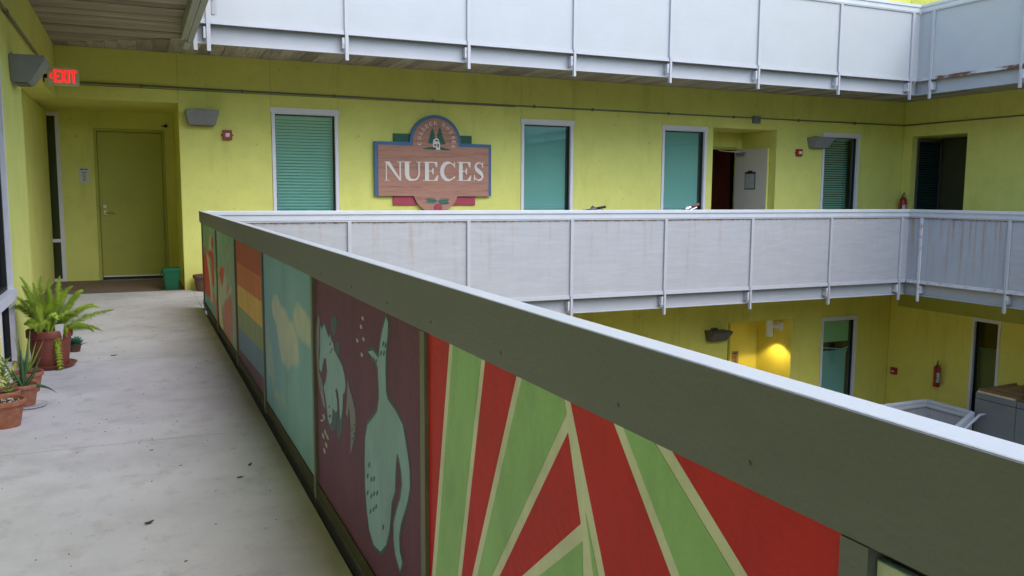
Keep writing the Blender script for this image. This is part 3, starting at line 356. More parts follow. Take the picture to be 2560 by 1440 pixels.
right_mid = wall('lime_wall', 'right lime green wall of the middle storey with a dark doorway', RIGHT, YB, YW - .001, -.12, 3.0, [(10.30, 11.44, -.2, 2.36), (6.2, 7.08, *wz)], [2, 4.5, 6.2, 7.08, 8.5], lime)
window(right_mid, RIGHT, 6.2, 7.08, *wz, tilt=70)
right_up = wall('lime_wall', 'right lime green wall seen above the topmost balcony corner', RIGHT, YB, YW - .001, 3.06, ZTOP, [(6.2, 7.08, ST + .08, ST + 2.38)], [2, 4.5, 6.2, 7.08, 8.5, 10.3], lime)
window(right_up, RIGHT, 6.2, 7.08, ST + .08, ST + 2.38, slats=False)
RLOW = lambda s, d, z: (13.05 - d, s, z)
right_low = wall('lime_wall', 'right yellow green wall of the lower storey with the wall extinguisher', RLOW, YB, YW - .001, -ST - .12, -.155, [(9.42, 9.87, -ST + .05, -.79)], [3, 5, 7.5, 9.42, 9.87, 10.62], lime_low)
window(right_low, RLOW, 9.36, 9.89, -ST + .05, -.77, tilt=55, pane=pane_dk, gap=.05, rail=False, slat_top=-1.30)
obj('bulkhead', M().box(12.93, 13.045, YB, 11.36, -.775, -.16), olive, right_low, label='bulkhead along the top of the wall, its deep shade painted dark olive')  # same paint as the wall; deep shade put into the olive colour
left_wall = wall('lime_wall', 'left lime green wall beside the potted plants with a tall teal window', LEFT, YB, YW, -.12, 3.0, [(8.15, YW + .01, -.2, 2.36), (4.2, 6.88, .02, 2.6)], [-3, 0, 2.2, 4.2, 6.88, 8.15], lime)
left_up = wall('lime_wall', 'left lime green wall above the camera, unseen and cut low to let sky light in', LEFT, YB, YW, 3.06, 4.4, [], [-3, 0, 3, 6, 9], lime)  # unseen wall cut low so more sky light reaches the right walls
left_low = wall('lime_wall', 'left lime green wall of the lower storey under the walkway', LEFT, YB, YW, -ST - .12, -.155, [], [-3, 0, 3, 6, 9], lime_low)
SOUTH = lambda s, d, z: (s, YB - 1.9 + d, z)
wall('lime_wall', 'unseen lime green wall added behind the camera to hide the sky from window reflections', SOUTH, -3, 16, ZG, 4.3, [], [2, 4.5, 7, 9.5], lime)  # unseen wall added to keep the sky out of the window reflections
wall('lime_wall', 'lowest yellow green wall under the far side walkway', FAR, XWL, XWR, ZG, -ST - .17, [], [2, 5, 8], lime_low)
wall('lime_wall', 'lowest yellow green wall under the right side walkway', RIGHT, YB, YW - .001, ZG, -ST - .17, [], [2, 5, 8], lime_low)
wall('lime_wall', 'lowest yellow green wall under the left side walkway', LEFT, YB, YW, ZG, -ST - .17, [], [2, 5, 8], lime_low)

# left window: upper and lower lights with a grey mid rail
w = obj('window', M(LEFT).box(4.2, 6.88, -.10, -.02, .02, .06), frame_m, left_wall)
f = M(LEFT); f.box(6.83, 6.88, -.08, .012, .06, 2.6); f.box(4.2, 6.88, -.07, .03, .50, .575); f.box(6.20, 6.25, -.08, .012, .06, .50); f.box(4.2, 4.25, -.08, .012, .06, 2.6); f.box(4.25, 6.83, -.08, .012, 2.54, 2.6)
obj('frame', f, frame_m, w)
obj('gasket', M(LEFT).box(6.79, 6.83, -.06, -.02, .575, 2.54).box(4.25, 6.79, -.06, -.015, .575, .60).box(6.80, 6.83, -.06, -.02, .06, .50), rubber, w)
obj('pane', M(LEFT).add([(4.25, -.045, .60), (6.79, -.045, .60), (6.79, -.045, 2.54), (4.25, -.045, 2.54)], [(0, 1, 2, 3)]), pane_dk, w)
obj('pane', M(LEFT).add([(6.25, -.045, .06), (6.80, -.045, .06), (6.80, -.045, .50), (6.25, -.045, .50)], [(0, 1, 2, 3)]), pane_dk, w)
obj('spandrel', M(LEFT).box(4.25, 6.20, -.06, .004, .06, .499), lime, w)
obj('room_backing', M(LEFT).box(4.2, 6.88, -.5, -.48, .0, 2.62).box(4.18, 4.2, -.5, -.121, 0, 2.62).box(6.88, 6.9, -.5, -.121, 0, 2.62).box(4.2, 6.88, -.5, -.121, 2.62, 2.64), dark, w)

# ---------------------------------------------------------------- door alcoves
def alcove(parent, name, s0, s1, depth, ztop, zf, xf, m, back_holes=(), left=True):
    """side walls, soffit and back wall of a recess behind a wall opening"""
    a = M(xf)
    if left: a.box(s0 - .1, s0, -depth, -.121, zf, ztop)
    a.box(s1, s1 + .1, -depth, -.121, zf, ztop)
    a.box(s0 - .1, s1 + .1, -depth, -.121, ztop, ztop + .1)
    z = ztop; xs = s0 - .1
    for (ha, hb, hz) in back_holes:
        a.box(xs, ha, -depth - .1, -depth, zf, ztop + .1); a.box(ha, hb, -depth - .1, -depth, hz, ztop + .1); xs = hb
    a.box(xs, s1 + .1, -depth - .1, -depth, zf, ztop + .1)
    return obj(name, a, m, parent)
# deep corner alcove at the far left: dark left cheek wall, back wall with narrow sidelight and flush door
YD = 13.35; XC = -1.10
a = M().box(XC - .1, XC, 8.03, YD, 0, 2.36).box(XC, XWL - .122, 8.03, 8.149, 0, 2.36).box(.52, .62, YW + .121, YD, 0, 2.385)
a.box(XC - .1, XWL - .121, 8.03, YW + .12, 2.361, 2.46).box(XC - .1, .62, YW + .121, YD, 2.386, 2.48)
a.box(-.95, -.53, YD, YD + .1, 0, 2.48).box(.395, .62, YD, YD + .1, 0, 2.48).box(-.53, .395, YD, YD + .1, 2.15, 2.48).box(XC - .1, -.95, YD, YD + .1, 2.345, 2.48)
alc = obj('door_alcove', a, lime, far_mid, label='deep shaded door alcove at the left corner')
sl = obj('sidelight', M().box(XC, -.951, YD - .004, YD + .06, 0, .04), frame_m, far_mid, label='narrow dark glass light beside the door')
obj('frame', M().box(-1.0, -.951, YD - .012, YD + .05, .04, 2.345).box(XC, -1.0, YD - .012, YD + .05, .555, .60).box(XC, -1.0, YD - .012, YD + .05, 2.30, 2.345), frame_m, sl)
obj('pane', M().add([(XC, YD + .03, .6), (-1.0, YD + .03, .6), (-1.0, YD + .03, 2.3), (XC, YD + .03, 2.3)], [(0, 1, 2, 3)]), pane_dk, sl)
obj('pane', M().add([(XC, YD + .03, .04), (-1.0, YD + .03, .04), (-1.0, YD + .03, .555), (XC, YD + .03, .555)], [(0, 1, 2, 3)]), pane_dk, sl)
obj('room_backing', M().box(-1.3, -.6, YD + .4, YD + .42, 0, 2.4), dark, sl)
fr = obj('door_frame', M().box(-.53, -.492, YD - .015, YD + .06, 0, 2.15).box(.357, .395, YD - .015, YD + .06, 0, 2.15).box(-.492, .357, YD - .015, YD + .06, 2.108, 2.15), olive, far_mid)
dr = obj('door', M().box(-.486, .351, YD + .008, YD + .05, .055, 2.102), olive, far_mid, label='flush olive yellow door with a lever handle', bevel=.002)
obj('kick_gap', M().box(-.486, .351, YD + .02, YD + .06, .012, .053), rubber, dr)
obj('door_sweep', M().box(-.486, .351, YD + .002, YD + .012, .045, .062), white_m, dr)
hd = M().tube([(-.412, YD + .01, .965), (-.412, YD - .055, .965), (-.40, YD - .062, .965), (-.30, YD - .06, .955)], [.011, .011, .011, .008], 8)
hd.lathe((0, 0, 0), [(0, 0)], 3) if False else None
obj('door_handle', hd.tube([(-.412, YD + .008, .965), (-.412, YD - .008, .965)], .034, 16), chrome, dr, smooth=False)
obj('deadbolt', M().tube([(-.425, YD + .008, 1.055), (-.425, YD - .018, 1.055)], .024, 16), chrome, dr)
for z in (.25, 1.05, 1.85): obj('hinge', M().tube([(.353, YD - .006, z - .05), (.353, YD - .006, z + .05)], .008, 6), olive, dr)
obj('door_threshold', M().box(-.53, .395, YD - .1, YD + .1, .001, .012), chrome, far_mid)
obj('door_closer_bracket', M().box(.40, .44, YD - .05, YD - .001, 2.19, 2.23).box(.36, .40, YD - .03, YD - .001, 2.2, 2.215), rubber, far_mid)
# paper notice beside the door
t = thing('paper_notice', 'white paper notice with a bold heading taped beside the olive door', 'notice', (-.665, YD - .003, 1.49))
obj('sheet', M().box(-.735, -.60, YD - .004, YD - .001, 1.385, 1.60), paper, t)
m = M().box(-.715, -.665, YD - .006, YD - .0045, 1.565, 1.580).box(-.657, -.622, YD - .006, YD - .0045, 1.565, 1.580)
for z, a0, a1 in ((1.525, -.70, -.635), (1.50, -.685, -.65), (1.475, -.69, -.645), (1.452, -.685, -.65), (1.43, -.69, -.648), (1.41, -.685, -.652)): m.box(a0, a1, YD - .006, YD - .0045, z, z + .008)
obj('print_lines', m, ink, t)

# alcove with the open beige door
YA = 12.56
alcove(far_mid, 'door_alcove', 8.807, 10.145, YA - YW, 2.385, 0, FAR, lime, [(9.24, 9.985, 2.09)])
obj('door_frame', M().box(9.20, 9.24, YA - .02, YA + .10, 0, 2.13).box(9.985, 10.02, YA - .02, YA + .10, 0, 2.13).box(9.24, 9.985, YA - .02, YA + .10, 2.085, 2.13), olive, far_mid)
obj('room_behind_door', M().box(8.6, 10.6, YA + 1.6, YA + 1.62, 0, 2.5).box(8.6, 8.62, YA + .11, YA + 1.6, 0, 2.5).box(10.6, 10.62, YA + .11, YA + 1.6, 0, 2.5).box(8.6, 10.62, YA + .11, YA + 1.62, 2.5, 2.52), brown_in, far_mid)
hx, hy = 9.985, YA - .03; ax = (.105, -.735); l = math.hypot(*ax); ux, uy = ax[0] / l, ax[1] / l
def DL(s, d, z): return (hx + ux * s - uy * d * -1, hy + uy * s - ux * d * 1, z)   # s from hinge, d outward on the inner face
def DL(s, d, z): return (hx + ux * s + uy * d, hy + uy * s - ux * d, z)
dr = obj('door', M(DL).box(0, .74, -.045, 0, .02, 2.085), beige, far_mid, label='beige door standing open into the walkway', bevel=.002)
obj('door_edge', M(DL).box(.7405, .745, -.045, 0, .02, 2.085), lime, dr)
obj('outer_skin', M(DL).box(0, .74, -.049, -.0455, .02, 2.085), olive, dr)
obj('door_closer', M(DL).box(.06, .26, .002, .055, 1.975, 2.03), lampg, dr)
obj('closer_arm', M().tube([DL(.20, .03, 2.04), DL(.05, .2, 2.045), (9.62, YA - .01, 2.07)], .009, 6), chrome, dr)
obj('door_handle', M(DL).tube([(.68, 0, 1.0), (.68, .06, 1.0), (.60, .06, 1.0)], .01, 6), chrome, dr)
t = thing('clipboard', 'dark framed clipboard with a printed sheet hanging on the open door', 'clipboard', DL(.37, .01, 1.5))
obj('board', M(DL).box(.25, .49, .001, .008, 1.37, 1.68), rubber, t)
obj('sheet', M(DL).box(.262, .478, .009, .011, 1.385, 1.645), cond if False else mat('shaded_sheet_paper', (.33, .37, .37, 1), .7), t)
obj('clip', M(DL).box(.32, .42, .009, .02, 1.65, 1.70), rubber, t)

# dark doorway in the right wall
alcove(right_mid, 'door_alcove', 10.30, 11.44, .82, 2.36, 0, RIGHT, lime)
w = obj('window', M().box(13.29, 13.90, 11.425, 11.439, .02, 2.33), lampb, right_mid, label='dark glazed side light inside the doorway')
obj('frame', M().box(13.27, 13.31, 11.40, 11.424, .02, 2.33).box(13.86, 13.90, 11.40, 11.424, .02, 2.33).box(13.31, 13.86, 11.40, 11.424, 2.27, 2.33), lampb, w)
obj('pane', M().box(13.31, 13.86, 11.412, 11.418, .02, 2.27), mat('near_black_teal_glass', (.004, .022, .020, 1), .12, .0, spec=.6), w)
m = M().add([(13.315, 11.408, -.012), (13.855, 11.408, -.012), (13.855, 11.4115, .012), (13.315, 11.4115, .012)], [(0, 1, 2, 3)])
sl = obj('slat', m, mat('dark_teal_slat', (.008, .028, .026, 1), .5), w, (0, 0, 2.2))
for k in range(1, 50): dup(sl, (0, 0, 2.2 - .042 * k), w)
obj('dark_recess_sheet', M().box(13.93, 13.965, 10.302, 11.438, .01, 2.355), mat('dark_recess_olive', (.05, .055, .02, 1), .6), right_mid)  # sheet over the recess back wall, its deep shade put into the colour

# lower alcove with notice and lit wall lamp
alcove(far_low, 'door_alcove', 9.25, 10.66, .92, -.93, -ST, FAR, lime_low, [(8.9 + .42, 10.03 - .05, -1.10)])
obj('door_frame', M().box(9.28, 9.32, YA - .02, YA + .1, -ST, -1.06).box(9.98, 10.02, YA - .02, YA + .1, -ST, -1.06).box(9.32, 9.98, YA - .02, YA + .1, -1.10, -1.06), olive, far_low)
obj('door', M().box(9.325, 9.975, YA + .01, YA + .05, -ST + .02, -1.105), olive, far_low)
t = thing('paper_notice', 'buff paper notice on the yellow alcove wall near the lit lamp', 'notice', (10.17, YA - .003, -1.75))
obj('sheet', M().box(10.085, 10.235, YA - .004, YA - .001, -1.93, -1.645), mat('buff_paper', (.38, .25, .14, 1), .8), t)
m = M().box(10.115, 10.205, YA - .007, YA - .0045, -1.70, -1.675)
for k in range(7): m.box(10.135 + .01 * (k % 2), 10.19, YA - .007, YA - .0045, -1.745 - .027 * k, -1.735 - .027 * k)
obj('print_lines', m, ink, t)

# ---------------------------------------------------------------- walkway floors (concrete bays with open joints) and slab edges
def floor(z, far=True):
    f = struct('walkway_floor', M().box(XWL - .3, XWR + .9, YI + .09, YD, z - .15, z - .012).box(XWL - .3, XN - .1, YB, YI + .088, z - .15, z - .012).box(XRW + .09, XWR + .1, YB, YI + .088, z - .15, z - .012), cond if False else lowground)
    g = .004
    ys = [YB, -4.9, -2.5, -.15, 2.2, 4.57, 6.92, 9.27, YW]
    for y0, y1 in zip(ys[:-1], ys[1:]): obj('floor_slab', M().box(XWL - .001, .604, y0 + g, y1 - g, z - .011, z), conc, f)
    for x0, x1 in zip([.604, 3.0, 5.4, 7.8, 10.2], [3.0, 5.4, 7.8, 10.2, XWR]): obj('floor_slab', M().box(x0 + g, x1 - g, YI + .01, YW, z - .011, z), conc, f)
    for y0, y1 in zip(ys[:-2], ys[1:-1]): obj('floor_slab', M().box(XRW + .04, XWR, y0 + g, y1 - g, z - .011, z), conc, f)
    return f
fl = floor(0)
obj('alcove_floor', M().box(XC - .05, .52, YW + .002, YD + .1, -.011, .002), gatebrown, fl)
obj('alcove_floor', M().box(XC - .05, XWL - .002, 8.15, YW + .001, -.011, .001), gatebrown, fl)
obj('alcove_floor', M().box(8.807, 10.145, YW + .002, YA + .1, -.011, .002), gatebrown, fl)
floor(ST); floor(-ST)

# ---------------------------------------------------------------- soffits under the walkways above: individual boards
def soffit(z, name, boards=True):
    f = struct(name, M().box(XWL, XWR, YI + .10, YW, z + .02, z + .05).box(XWL, XN - .06, YB, YI + .099, z + .02, z + .05).box(XRW + .12, XWR, YB, YI + .099, z + .02, z + .05), dark)
    # near wing: boards run across the walkway, mitred against the far wing
    y = -1.4; k = 0
    while y < 11.45:
        wd = .115 if k % 8 else .13; y1 = y + wd
        gp = .012 if k % 8 == 0 else .0025
        dz = random.uniform(-.004, .004)
        def cut(yy): return min(.532, .54 - max(0, (yy - 10.42)) * 1.34)      # mitre line
        xa, xb = cut(y + gp), cut(y1)
        if xa > XWL + .05:
            obj('soffit_board', M().add([(XWL + .002, y + gp, z + dz), (xa, y + gp, z + dz), (max(xb, XWL + .01), y1, z + dz), (XWL + .002, y1, z + dz)] + [(XWL + .002, y + gp, z + .018), (xa, y + gp, z + .018), (max(xb, XWL + .01), y1, z + .018), (XWL + .002, y1, z + .018)],
                [(0, 1, 2, 3), (4, 7, 6, 5), (0, 4, 5, 1), (1, 5, 6, 2), (2, 6, 7, 3), (3, 7, 4, 0)]), board_x, f)
        y = y1; k += 1
    x = XWL + .02; k = 0
    while x < XWR - .02:
        wd = random.choice((.14, .18, .2)); x1 = min(x + wd, XWR - .003); gp = .012 if k % 6 == 5 else .003; dz = random.uniform(-.005, .004)
        ya = 9.93 if x > .53 else 10.42 + (.54 - x) / 1.34 + .01
        if YW - ya > .03: obj('soffit_board', M().box(x + gp, x1, ya, YW - .002, z + dz, z + .018), board_y, f)
        x = x1; k += 1
    y = YB + .1; k = 0
    while y < 9.9 and boards:
        wd = .2; obj('soffit_board', M().box(XRW + .12, XWR - .003, y + .003, y + wd, z + random.uniform(-.004, .004), z + .018), board_x, f) if y > 5 else None
        y += wd
    return f
soffit(3.0, 'wood_soffit')
struct('wood_soffit', M().box(XWL, XWR, YI + .09, YW - .001, -.152, -.145).box(XRW + .09, 12.92, YB, YI, -.152, -.146), board_y)

# ---------------------------------------------------------------- balcony guards
def guard(name, label, xf, s0, s1, z, posts, pm, rusty_posts=(), lip=True, panel_labels=None, edge=True, extra=None, bar_m=None):
    """guard wall on a courtyard edge. local frame: s along, d toward the courtyard (0 = outer face of the cap)"""
    t = thing(name, label, 'balcony guard', xf(s0, 0, z))
    obj('rail_cap', M(xf).box(s0, s1, -.043, 0, z + .945, z + 1.058), capm, t, bevel=.002)
    if lip: obj('cap_lip', M(xf).box(s0, s1, .0005, .013, z + 1.014, z + 1.056), capm, t, bevel=.002)
    ps = [s0] + list(posts) + [s1]
    for i, (a, b) in enumerate(zip(ps[:-1], ps[1:])):
        if b - a < .03: continue
        mm = pm[i] if isinstance(pm, list) else pm; c = ((a + b) / 2)
        zc = z + .415; m = M(xf).box(a + .004, b - .004 + (.024 if b == s1 else 0), -.026, -.018, z - .095, z + .925)
        ox, oy, oz = xf(c, -.022, zc); m.v = [(x - ox, y - oy, q - oz) for x, y, q in m.v]
        obj('guard_panel', m, mm, t, (ox, oy, oz), label=(panel_labels or {}).get(i))
    f = obj('top_channel', M(xf).box(s0, s1, -.030, -.004, z + .927, z + .9445), steel, t)
    for p in posts:
        rm = rusty if p in rusty_posts else steel
        po = obj('post', M(xf).box(p - .021, p + .021, -.012, .012, z - .39, z + .926).box(p - .021, p - .013, .012, .03, z - .39, z - .06), rm, t)
        obj('bracket', M(xf).box(p - .05, p - .022, -.075, .008, z - .26, z - .14), rusty, po)
    for a, b in zip(ps[:-1], ps[1:]):
        if b - a > .06: obj('bottom_angle', M(xf).box(a + .022, b - .022, -.017, .016, z - .108, z - .096).box(a + .022, b - .022, -.017, .004, z - .095, z - .062), (bar_m or steel), t)
    if edge:
        e = obj('slab_edge_channel', M(xf).box(s0 - .08, s1 + .08, -.10, -.085, z - .31, z - .05).box(s0 - .08, s1 + .08, -.085, -.045, z - .31, z - .302).box(s0 - .02, s1 + .02, -.0845, -.027, z - .062, z - .052).box(s0 - .08, s1 + .08, -.16, -.101, z - .29, z - .16), steel, t)
    return t
FW = lambda s, d, z: (s, 9.76 - d, z)
RW = lambda s, d, z: (XRW - d, s, z)
NW = lambda s, d, z: (.652 + d, s, z)
fp = [.76 + .005, 2.25, 3.735, 5.18, 6.64, 8.13, 9.63, 11.10]
rp = [-5.4, -3.95, -2.5, -1.05, .42, 1.87, 3.35, 4.82, 6.55, 8.05, 9.52]
guard('balcony_guard', 'long grey white balcony guard across the courtyard below the carved sign', FW, .70, XRW + .0, 0, fp, pan_a)
guard('balcony_guard', 'rust streaked balcony guard of the middle storey on the right side', RW, YB, 9.758, 0, rp, [pan_a] * 9 + [pan_a, pan_r, pan_r], rusty_posts=(9.52,), bar_m=rusty)
guard('balcony_guard', 'clean white balcony guard of the top storey across the courtyard', FW, .62, XRW + .0, ST, [.60 + .03] + fp, pan_u)
guard('balcony_guard', 'white balcony guard of the top storey on the right with a rusty bottom edge', RW, YB, 9.758, ST, rp, pan_u, rusty_posts=(), bar_m=rusty2)
guard('balcony_guard', 'white balcony guard of the top storey above the mural walkway', NW, YB, 9.70, ST, [-5.4, -3.95, -2.5, -1.05, .42, 1.87, 3.3, 4.8, 6.25, 7.8], pan_u)
inner = M().box(.536, .600, YB, 10.40, 2.862, 3.0)
struct('slab_beam', inner, capm)
# lower storey guards: far one turns toward the camera and stops at the stair
guard('balcony_guard', 'lower storey guard across the courtyard ending at the stair corner', FW, .70, 11.889, -ST, fp, pan_a)
RL2 = lambda s, d, z: (11.89 - d, s, z)
guard('balcony_guard', 'short lower guard turning the corner beside the grey storage box', RL2, 8.96, 9.758, -ST, [9.0], pan_a, edge=False)
t = thing('stair_rail', 'sloping grey stair rail descending from the lower landing corner', 'handrail', (11.88, 8.94, -ST))
obj('sloping_cap', M().loft([[(11.90, 8.95, -2.10), (11.90, 8.88, -2.10), (11.90, 8.88, -2.22), (11.90, 8.95, -2.22)], [(10.0, 8.95, -3.2), (10.0, 8.88, -3.2), (10.0, 8.88, -3.32), (10.0, 8.95, -3.32)]]), capm, t)
obj('side_panel', M().loft([[(11.90, 8.93, -2.22), (11.90, 8.91, -2.22), (11.90, 8.91, -3.1), (11.90, 8.93, -3.1)], [(10.0, 8.93, -3.32), (10.0, 8.91, -3.32), (10.0, 8.91, -4.3), (10.0, 8.93, -4.3)]]), pan_a, t)
obj('handrail_pipe', M().tube([(12.02, 8.78, -2.12), (11.88, 8.78, -2.12), (10.0, 8.78, -3.25)], .021, 10), capm, t, smooth=True)
obj('pipe_end_cap', M().tube([(12.05, 8.78, -2.12), (12.021, 8.78, -2.12)], .024, 10), rubber, t)

# ---------------------------------------------------------------- near guard: inner side, with a mural painted on each steel panel
near = thing('mural_guard', 'near balcony guard painted with murals along the walkway', 'balcony guard', (XN, 5, 0))
obj('cap_inner_face', M().box(.607, .6085, -3.0, 9.775, .950, 1.0585), rail_in, near)
obj('rail_cap', M().box(.609, .652, -3.0, 9.773, .948, 1.060).box(.6525, .70, 9.717, 9.773, .948, 1.060), capm, near, bevel=.0025, label='bright pale top of the guard cap')
obj('rail_cap_return', M().box(.609, .75, 9.7735, 9.815, .948, 1.060), capm, near, bevel=.002)
obj('cap_underplate', M().box(.613, .648, -3, 9.81, .934, .9475), rail_in, near)
np_ = [-2.4, -.86, .572, 1.912, 3.335, 4.81, 6.25, 7.83, 9.55]
for i, p in enumerate(np_):
    obj('post', M().box(.6115, .6125 + .03, p - (.017 if i < 8 else .03), p + (.0175 if i < 8 else .03), .03, .933), rail_in if i == 2 else post_m, near)
    obj('post_leg', M().box(.655, .68, p - .021, p + .021, -.39, .94), steel, near)
obj('bottom_rail', M().box(.618, .650, -3, 9.75, .045, .098), mat('darkened_bottom_rail', (.055, .048, .032, 1), .8, .3, 12, .3, 40), near)  # brown rail darkened in colour to carry the black shade at the base
obj('slab_edge_channel', M().box(.60, .615, -3, 9.72, -.31, -.011), mat('darkened_channel', (.03, .028, .022, 1), .8, .3, 8), near)  # near-black colour puts the shade of the base gap on the channel
obj('outer_skin', M().box(.651, .654, -3, 9.74, -.1, .94), pan_a, near)
for k, yy in enumerate([.72, 1.0, 1.42, 1.83, 2.2, 2.62, 3.1, 3.6, 4.2, 5.0, 5.6]):
    obj('screw', M().tube([(.609, yy, .966), (.6055, yy, .966)], .0035, 8), rail_in, near)
def mpanel(y0, y1, m, lab, z0=.098, z1=.9335):
    return obj('mural_panel', M().box(.623, .630, y0 + .018, y1 - .018, z0, z1), m, near, label=lab)
def shapes(parent, name, polys, m, off, lab=None):
    for q in polys:
        if len(q) > 2: obj(name, M(lambda a, b, c: (b, a, c)).prism(q, .623 - off, .6232), m, parent)
def ribbon(parent, name, poly, w, m, off):
    q = [Vector(p) for p in poly]; n = len(q); M_ = M(); vs = []
    for i in range(n):
        t = (q[(i + 1) % n] - q[i - 1]).normalized(); nn = Vector((-t.y, t.x)); vs += [(.623 - off, *(q[i] - nn * w)), (.623 - off, *(q[i] + nn * w))]
    M_.add(vs, [(2 * i, 2 * i + 1, (2 * i + 3) % (2 * n), (2 * i + 2) % (2 * n)) for i in range(n)])
    obj(name, M_, m, parent)
p0 = mpanel(np_[2], np_[3], m_cream, 'mural panel of red and green rays edged in cream')
shapes(p0, 'red_ray', P['ray_red'], m_red, .0006); shapes(p0, 'green_ray', P['ray_green'], m_green, .0009)
p1 = mpanel(np_[3], np_[4], m_purple, 'plum mural panel with a teal whale')
shapes(p1, 'paint_blot', P['blot'], m_dteal, .0006)
ribbon(p1, 'whale_outline', P['whale'][0], .0115, m_dteal, .0008); ribbon(p1, 'creature_outline', P['beast'][0], .010, m_dteal, .0008); ribbon(p1, 'fin_outline', P['lilac'][0], .006, m_dteal, .0008)
shapes(p1, 'painted_whale', P['whale'], m_teal, .0012); shapes(p1, 'painted_creature', P['beast'], m_teal, .0012); shapes(p1, 'painted_fin', P['lilac'], m_lilac, .0011)
shapes(p1, 'pale_dab', P['pale_marks'], m_pale, .0009); shapes(p1, 'dark_spot', P['dark_marks'], m_dteal, .0016)
p3 = mpanel(np_[5], np_[6], rb[0], 'mural panel of rainbow bands from red to violet')
for i, q in enumerate(P['rainbow']): shapes(p3, 'rainbow_band', [q], rb[i], .0006 + .0001 * i)
# brush painted panels: pigment stored on a fine grid
def inside(q, y, z):
    r = False; j = len(q) - 1
    for i in range(len(q)):
        if (q[i][1] > z) != (q[j][1] > z) and y < (q[j][0] - q[i][0]) * (z - q[i][1]) / (q[j][1] - q[i][1]) + q[i][0]: r = not r
        j = i
    return r
def brushed(y0, y1, fn, lab, ny=90, nz=90, z0=.098, z1=.9335):
    pn = mpanel(y0, y1, m_teal, lab, z0, z1)
    ya, yb = y0 + .019, y1 - .019
    vs = [(.6222, ya + (yb - ya) * i / ny, z0 + .001 + (z1 - z0 - .002) * j / nz) for i in range(ny + 1) for j in range(nz + 1)]
    fs = [(i * (nz + 1) + j, (i + 1) * (nz + 1) + j, (i + 1) * (nz + 1) + j + 1, i * (nz + 1) + j + 1) for i in range(ny) for j in range(nz)]
    o = obj('brushed_painting', M().add(vs, fs), vc, pn)
    cl = o.data.color_attributes.new('paint', 'FLOAT_COLOR', 'POINT')
    for k, v in enumerate(o.data.vertices): cl.data[k].color = (*fn(v.co.y, v.co.z), 1)
    return pn
def nz3(y, z, s, o=0): return noise.noise(Vector((y * s + o, z * s * .6, o)))
def mixc(a, b, t): t = max(0, min(1, t)); return tuple(x + (y - x) * t for x, y in zip(a, b))
def blobs(qs, y, z, amp=.02, sc=9):
    h = 0
    for a, b in ((0, 0), (.012, .008), (-.012, -.008), (.008, -.012)):
        yy = y + nz3(y, z, sc, 3.3) * amp * 2 + a; zz = z + nz3(y, z, sc, 8.1) * amp + b
        h += any(inside(q, yy, zz) for q in qs)
    return h / 4
def clouds(y, z):
    c = mixc((.17, .33, .42), (.13, .26, .36), .5 + nz3(y, z, 2.5))
    c = mixc(c, (.12, .25, .28), .5 - z)
    t = blobs(P['cloud'][:2], y, z, .03, 7); c = mixc(c, (.42, .41, .36), t * (.8 + .25 * nz3(y, z, 14, 5)))
    sh = blobs(P['cloud'][2:], y, z, .04, 11); c = mixc(c, (.33, .33, .27), sh * (.35 + .7 * nz3(y * 3, z, 18, 9)))
    c = mixc(c, (.11, .2, .2), max(0, nz3(y, z, 6, 4)) * .5); return c
def gain(fn, k=1.45): return lambda y, z: tuple(min(.8, x * k) for x in fn(y, z))
def flowers(y, z):
    c = mixc((.11, .26, .17), (.20, .30, .24), .5 + nz3(y, z, 4, 2))
    c = mixc(c, (.08, .22, .26), blobs(P['f_blue'], y, z, .02))
    c = mixc(c, (.34, .34, .26), blobs(P['f_cream'][1:2], y, z, .06, 8) * (.75 + .5 * nz3(y * 3, z, 9, 1)))
    c = mixc(c, (.42, .065, .07), blobs(P['f_pink'], y, z, .04) * (.75 + .5 * nz3(y, z, 7, 6)))
    c = mixc(c, (.42, .022, .015), blobs(P['f_red'], y, z, .012)); c = mixc(c, (.36, .13, .04), blobs(P['f_orange'], y, z, .02) * .8)
    c = mixc(c, (.42, .38, .26), blobs(P['f_cream'][:1] + P['f_cream'][2:], y, z, .008) * .9); return c
def pale(y, z):
    c = mixc((.33, .38, .36), (.42, .45, .46), .5 + nz3(y, z, 5)); c = mixc(c, (.03, .035, .03), max(0, nz3(y * 6, z, 6, 2) * 2 - .5))
    for a, b in ((.38, .87), (.33, .84), (.25, .80), (.42, .70)):
        if math.hypot((y - a) * 2, (z - b) * 1.2) < .022: c = (.50, .26, .05)
    return c
brushed(np_[1], np_[2], gain(pale), 'chipped pale green mural panel with orange dots', 70, 50, z1=.921)
brushed(np_[4], np_[5], gain(clouds), 'teal mural panel with cream clouds', 110, 100)
brushed(np_[6], np_[7], gain(flowers), 'mural panel with red flower buds on green', 90, 100)
brushed(np_[7], np_[8], gain(flowers), 'farthest mural panel with red flowers over pale blue', 90, 100)
mpanel(np_[0], np_[1], m_teal, 'plain teal mural panel beside the camera')

# ---------------------------------------------------------------- carved sign
SY = YW - .004
sign = thing('carved_sign', 'carved redwood sign reading NUECES with a blue arched border', 'sign', (3.9, SY, 1.7))
SG = lambda a, d, z: (a, SY - d, z)
def arc(cx, cz, r, a0, a1, n): return [(cx + r * math.cos(R(a0 + (a1 - a0) * i / n)), cz + r * math.sin(R(a0 + (a1 - a0) * i / n))) for i in range(n + 1)]
obj('green_wing', M(SG).box(3.318, 4.49, .0, .03, 1.90, 2.098), s_green, sign, bevel=.003)
obj('red_wing', M(SG).box(3.303, 4.545, .0, .03, 1.098, 1.26), s_red, sign, bevel=.003)
cx, cz, ro = 3.925, 1.985, .386
outl = [(3.03, 1.228), (4.785, 1.228), (4.785, 1.98)] + arc(cx, cz, ro, 0, 180, 28) + [(3.03, 1.98)]
obj('blue_border', M(SG).prism(outl, .031, .062), s_blue, sign, bevel=.003)
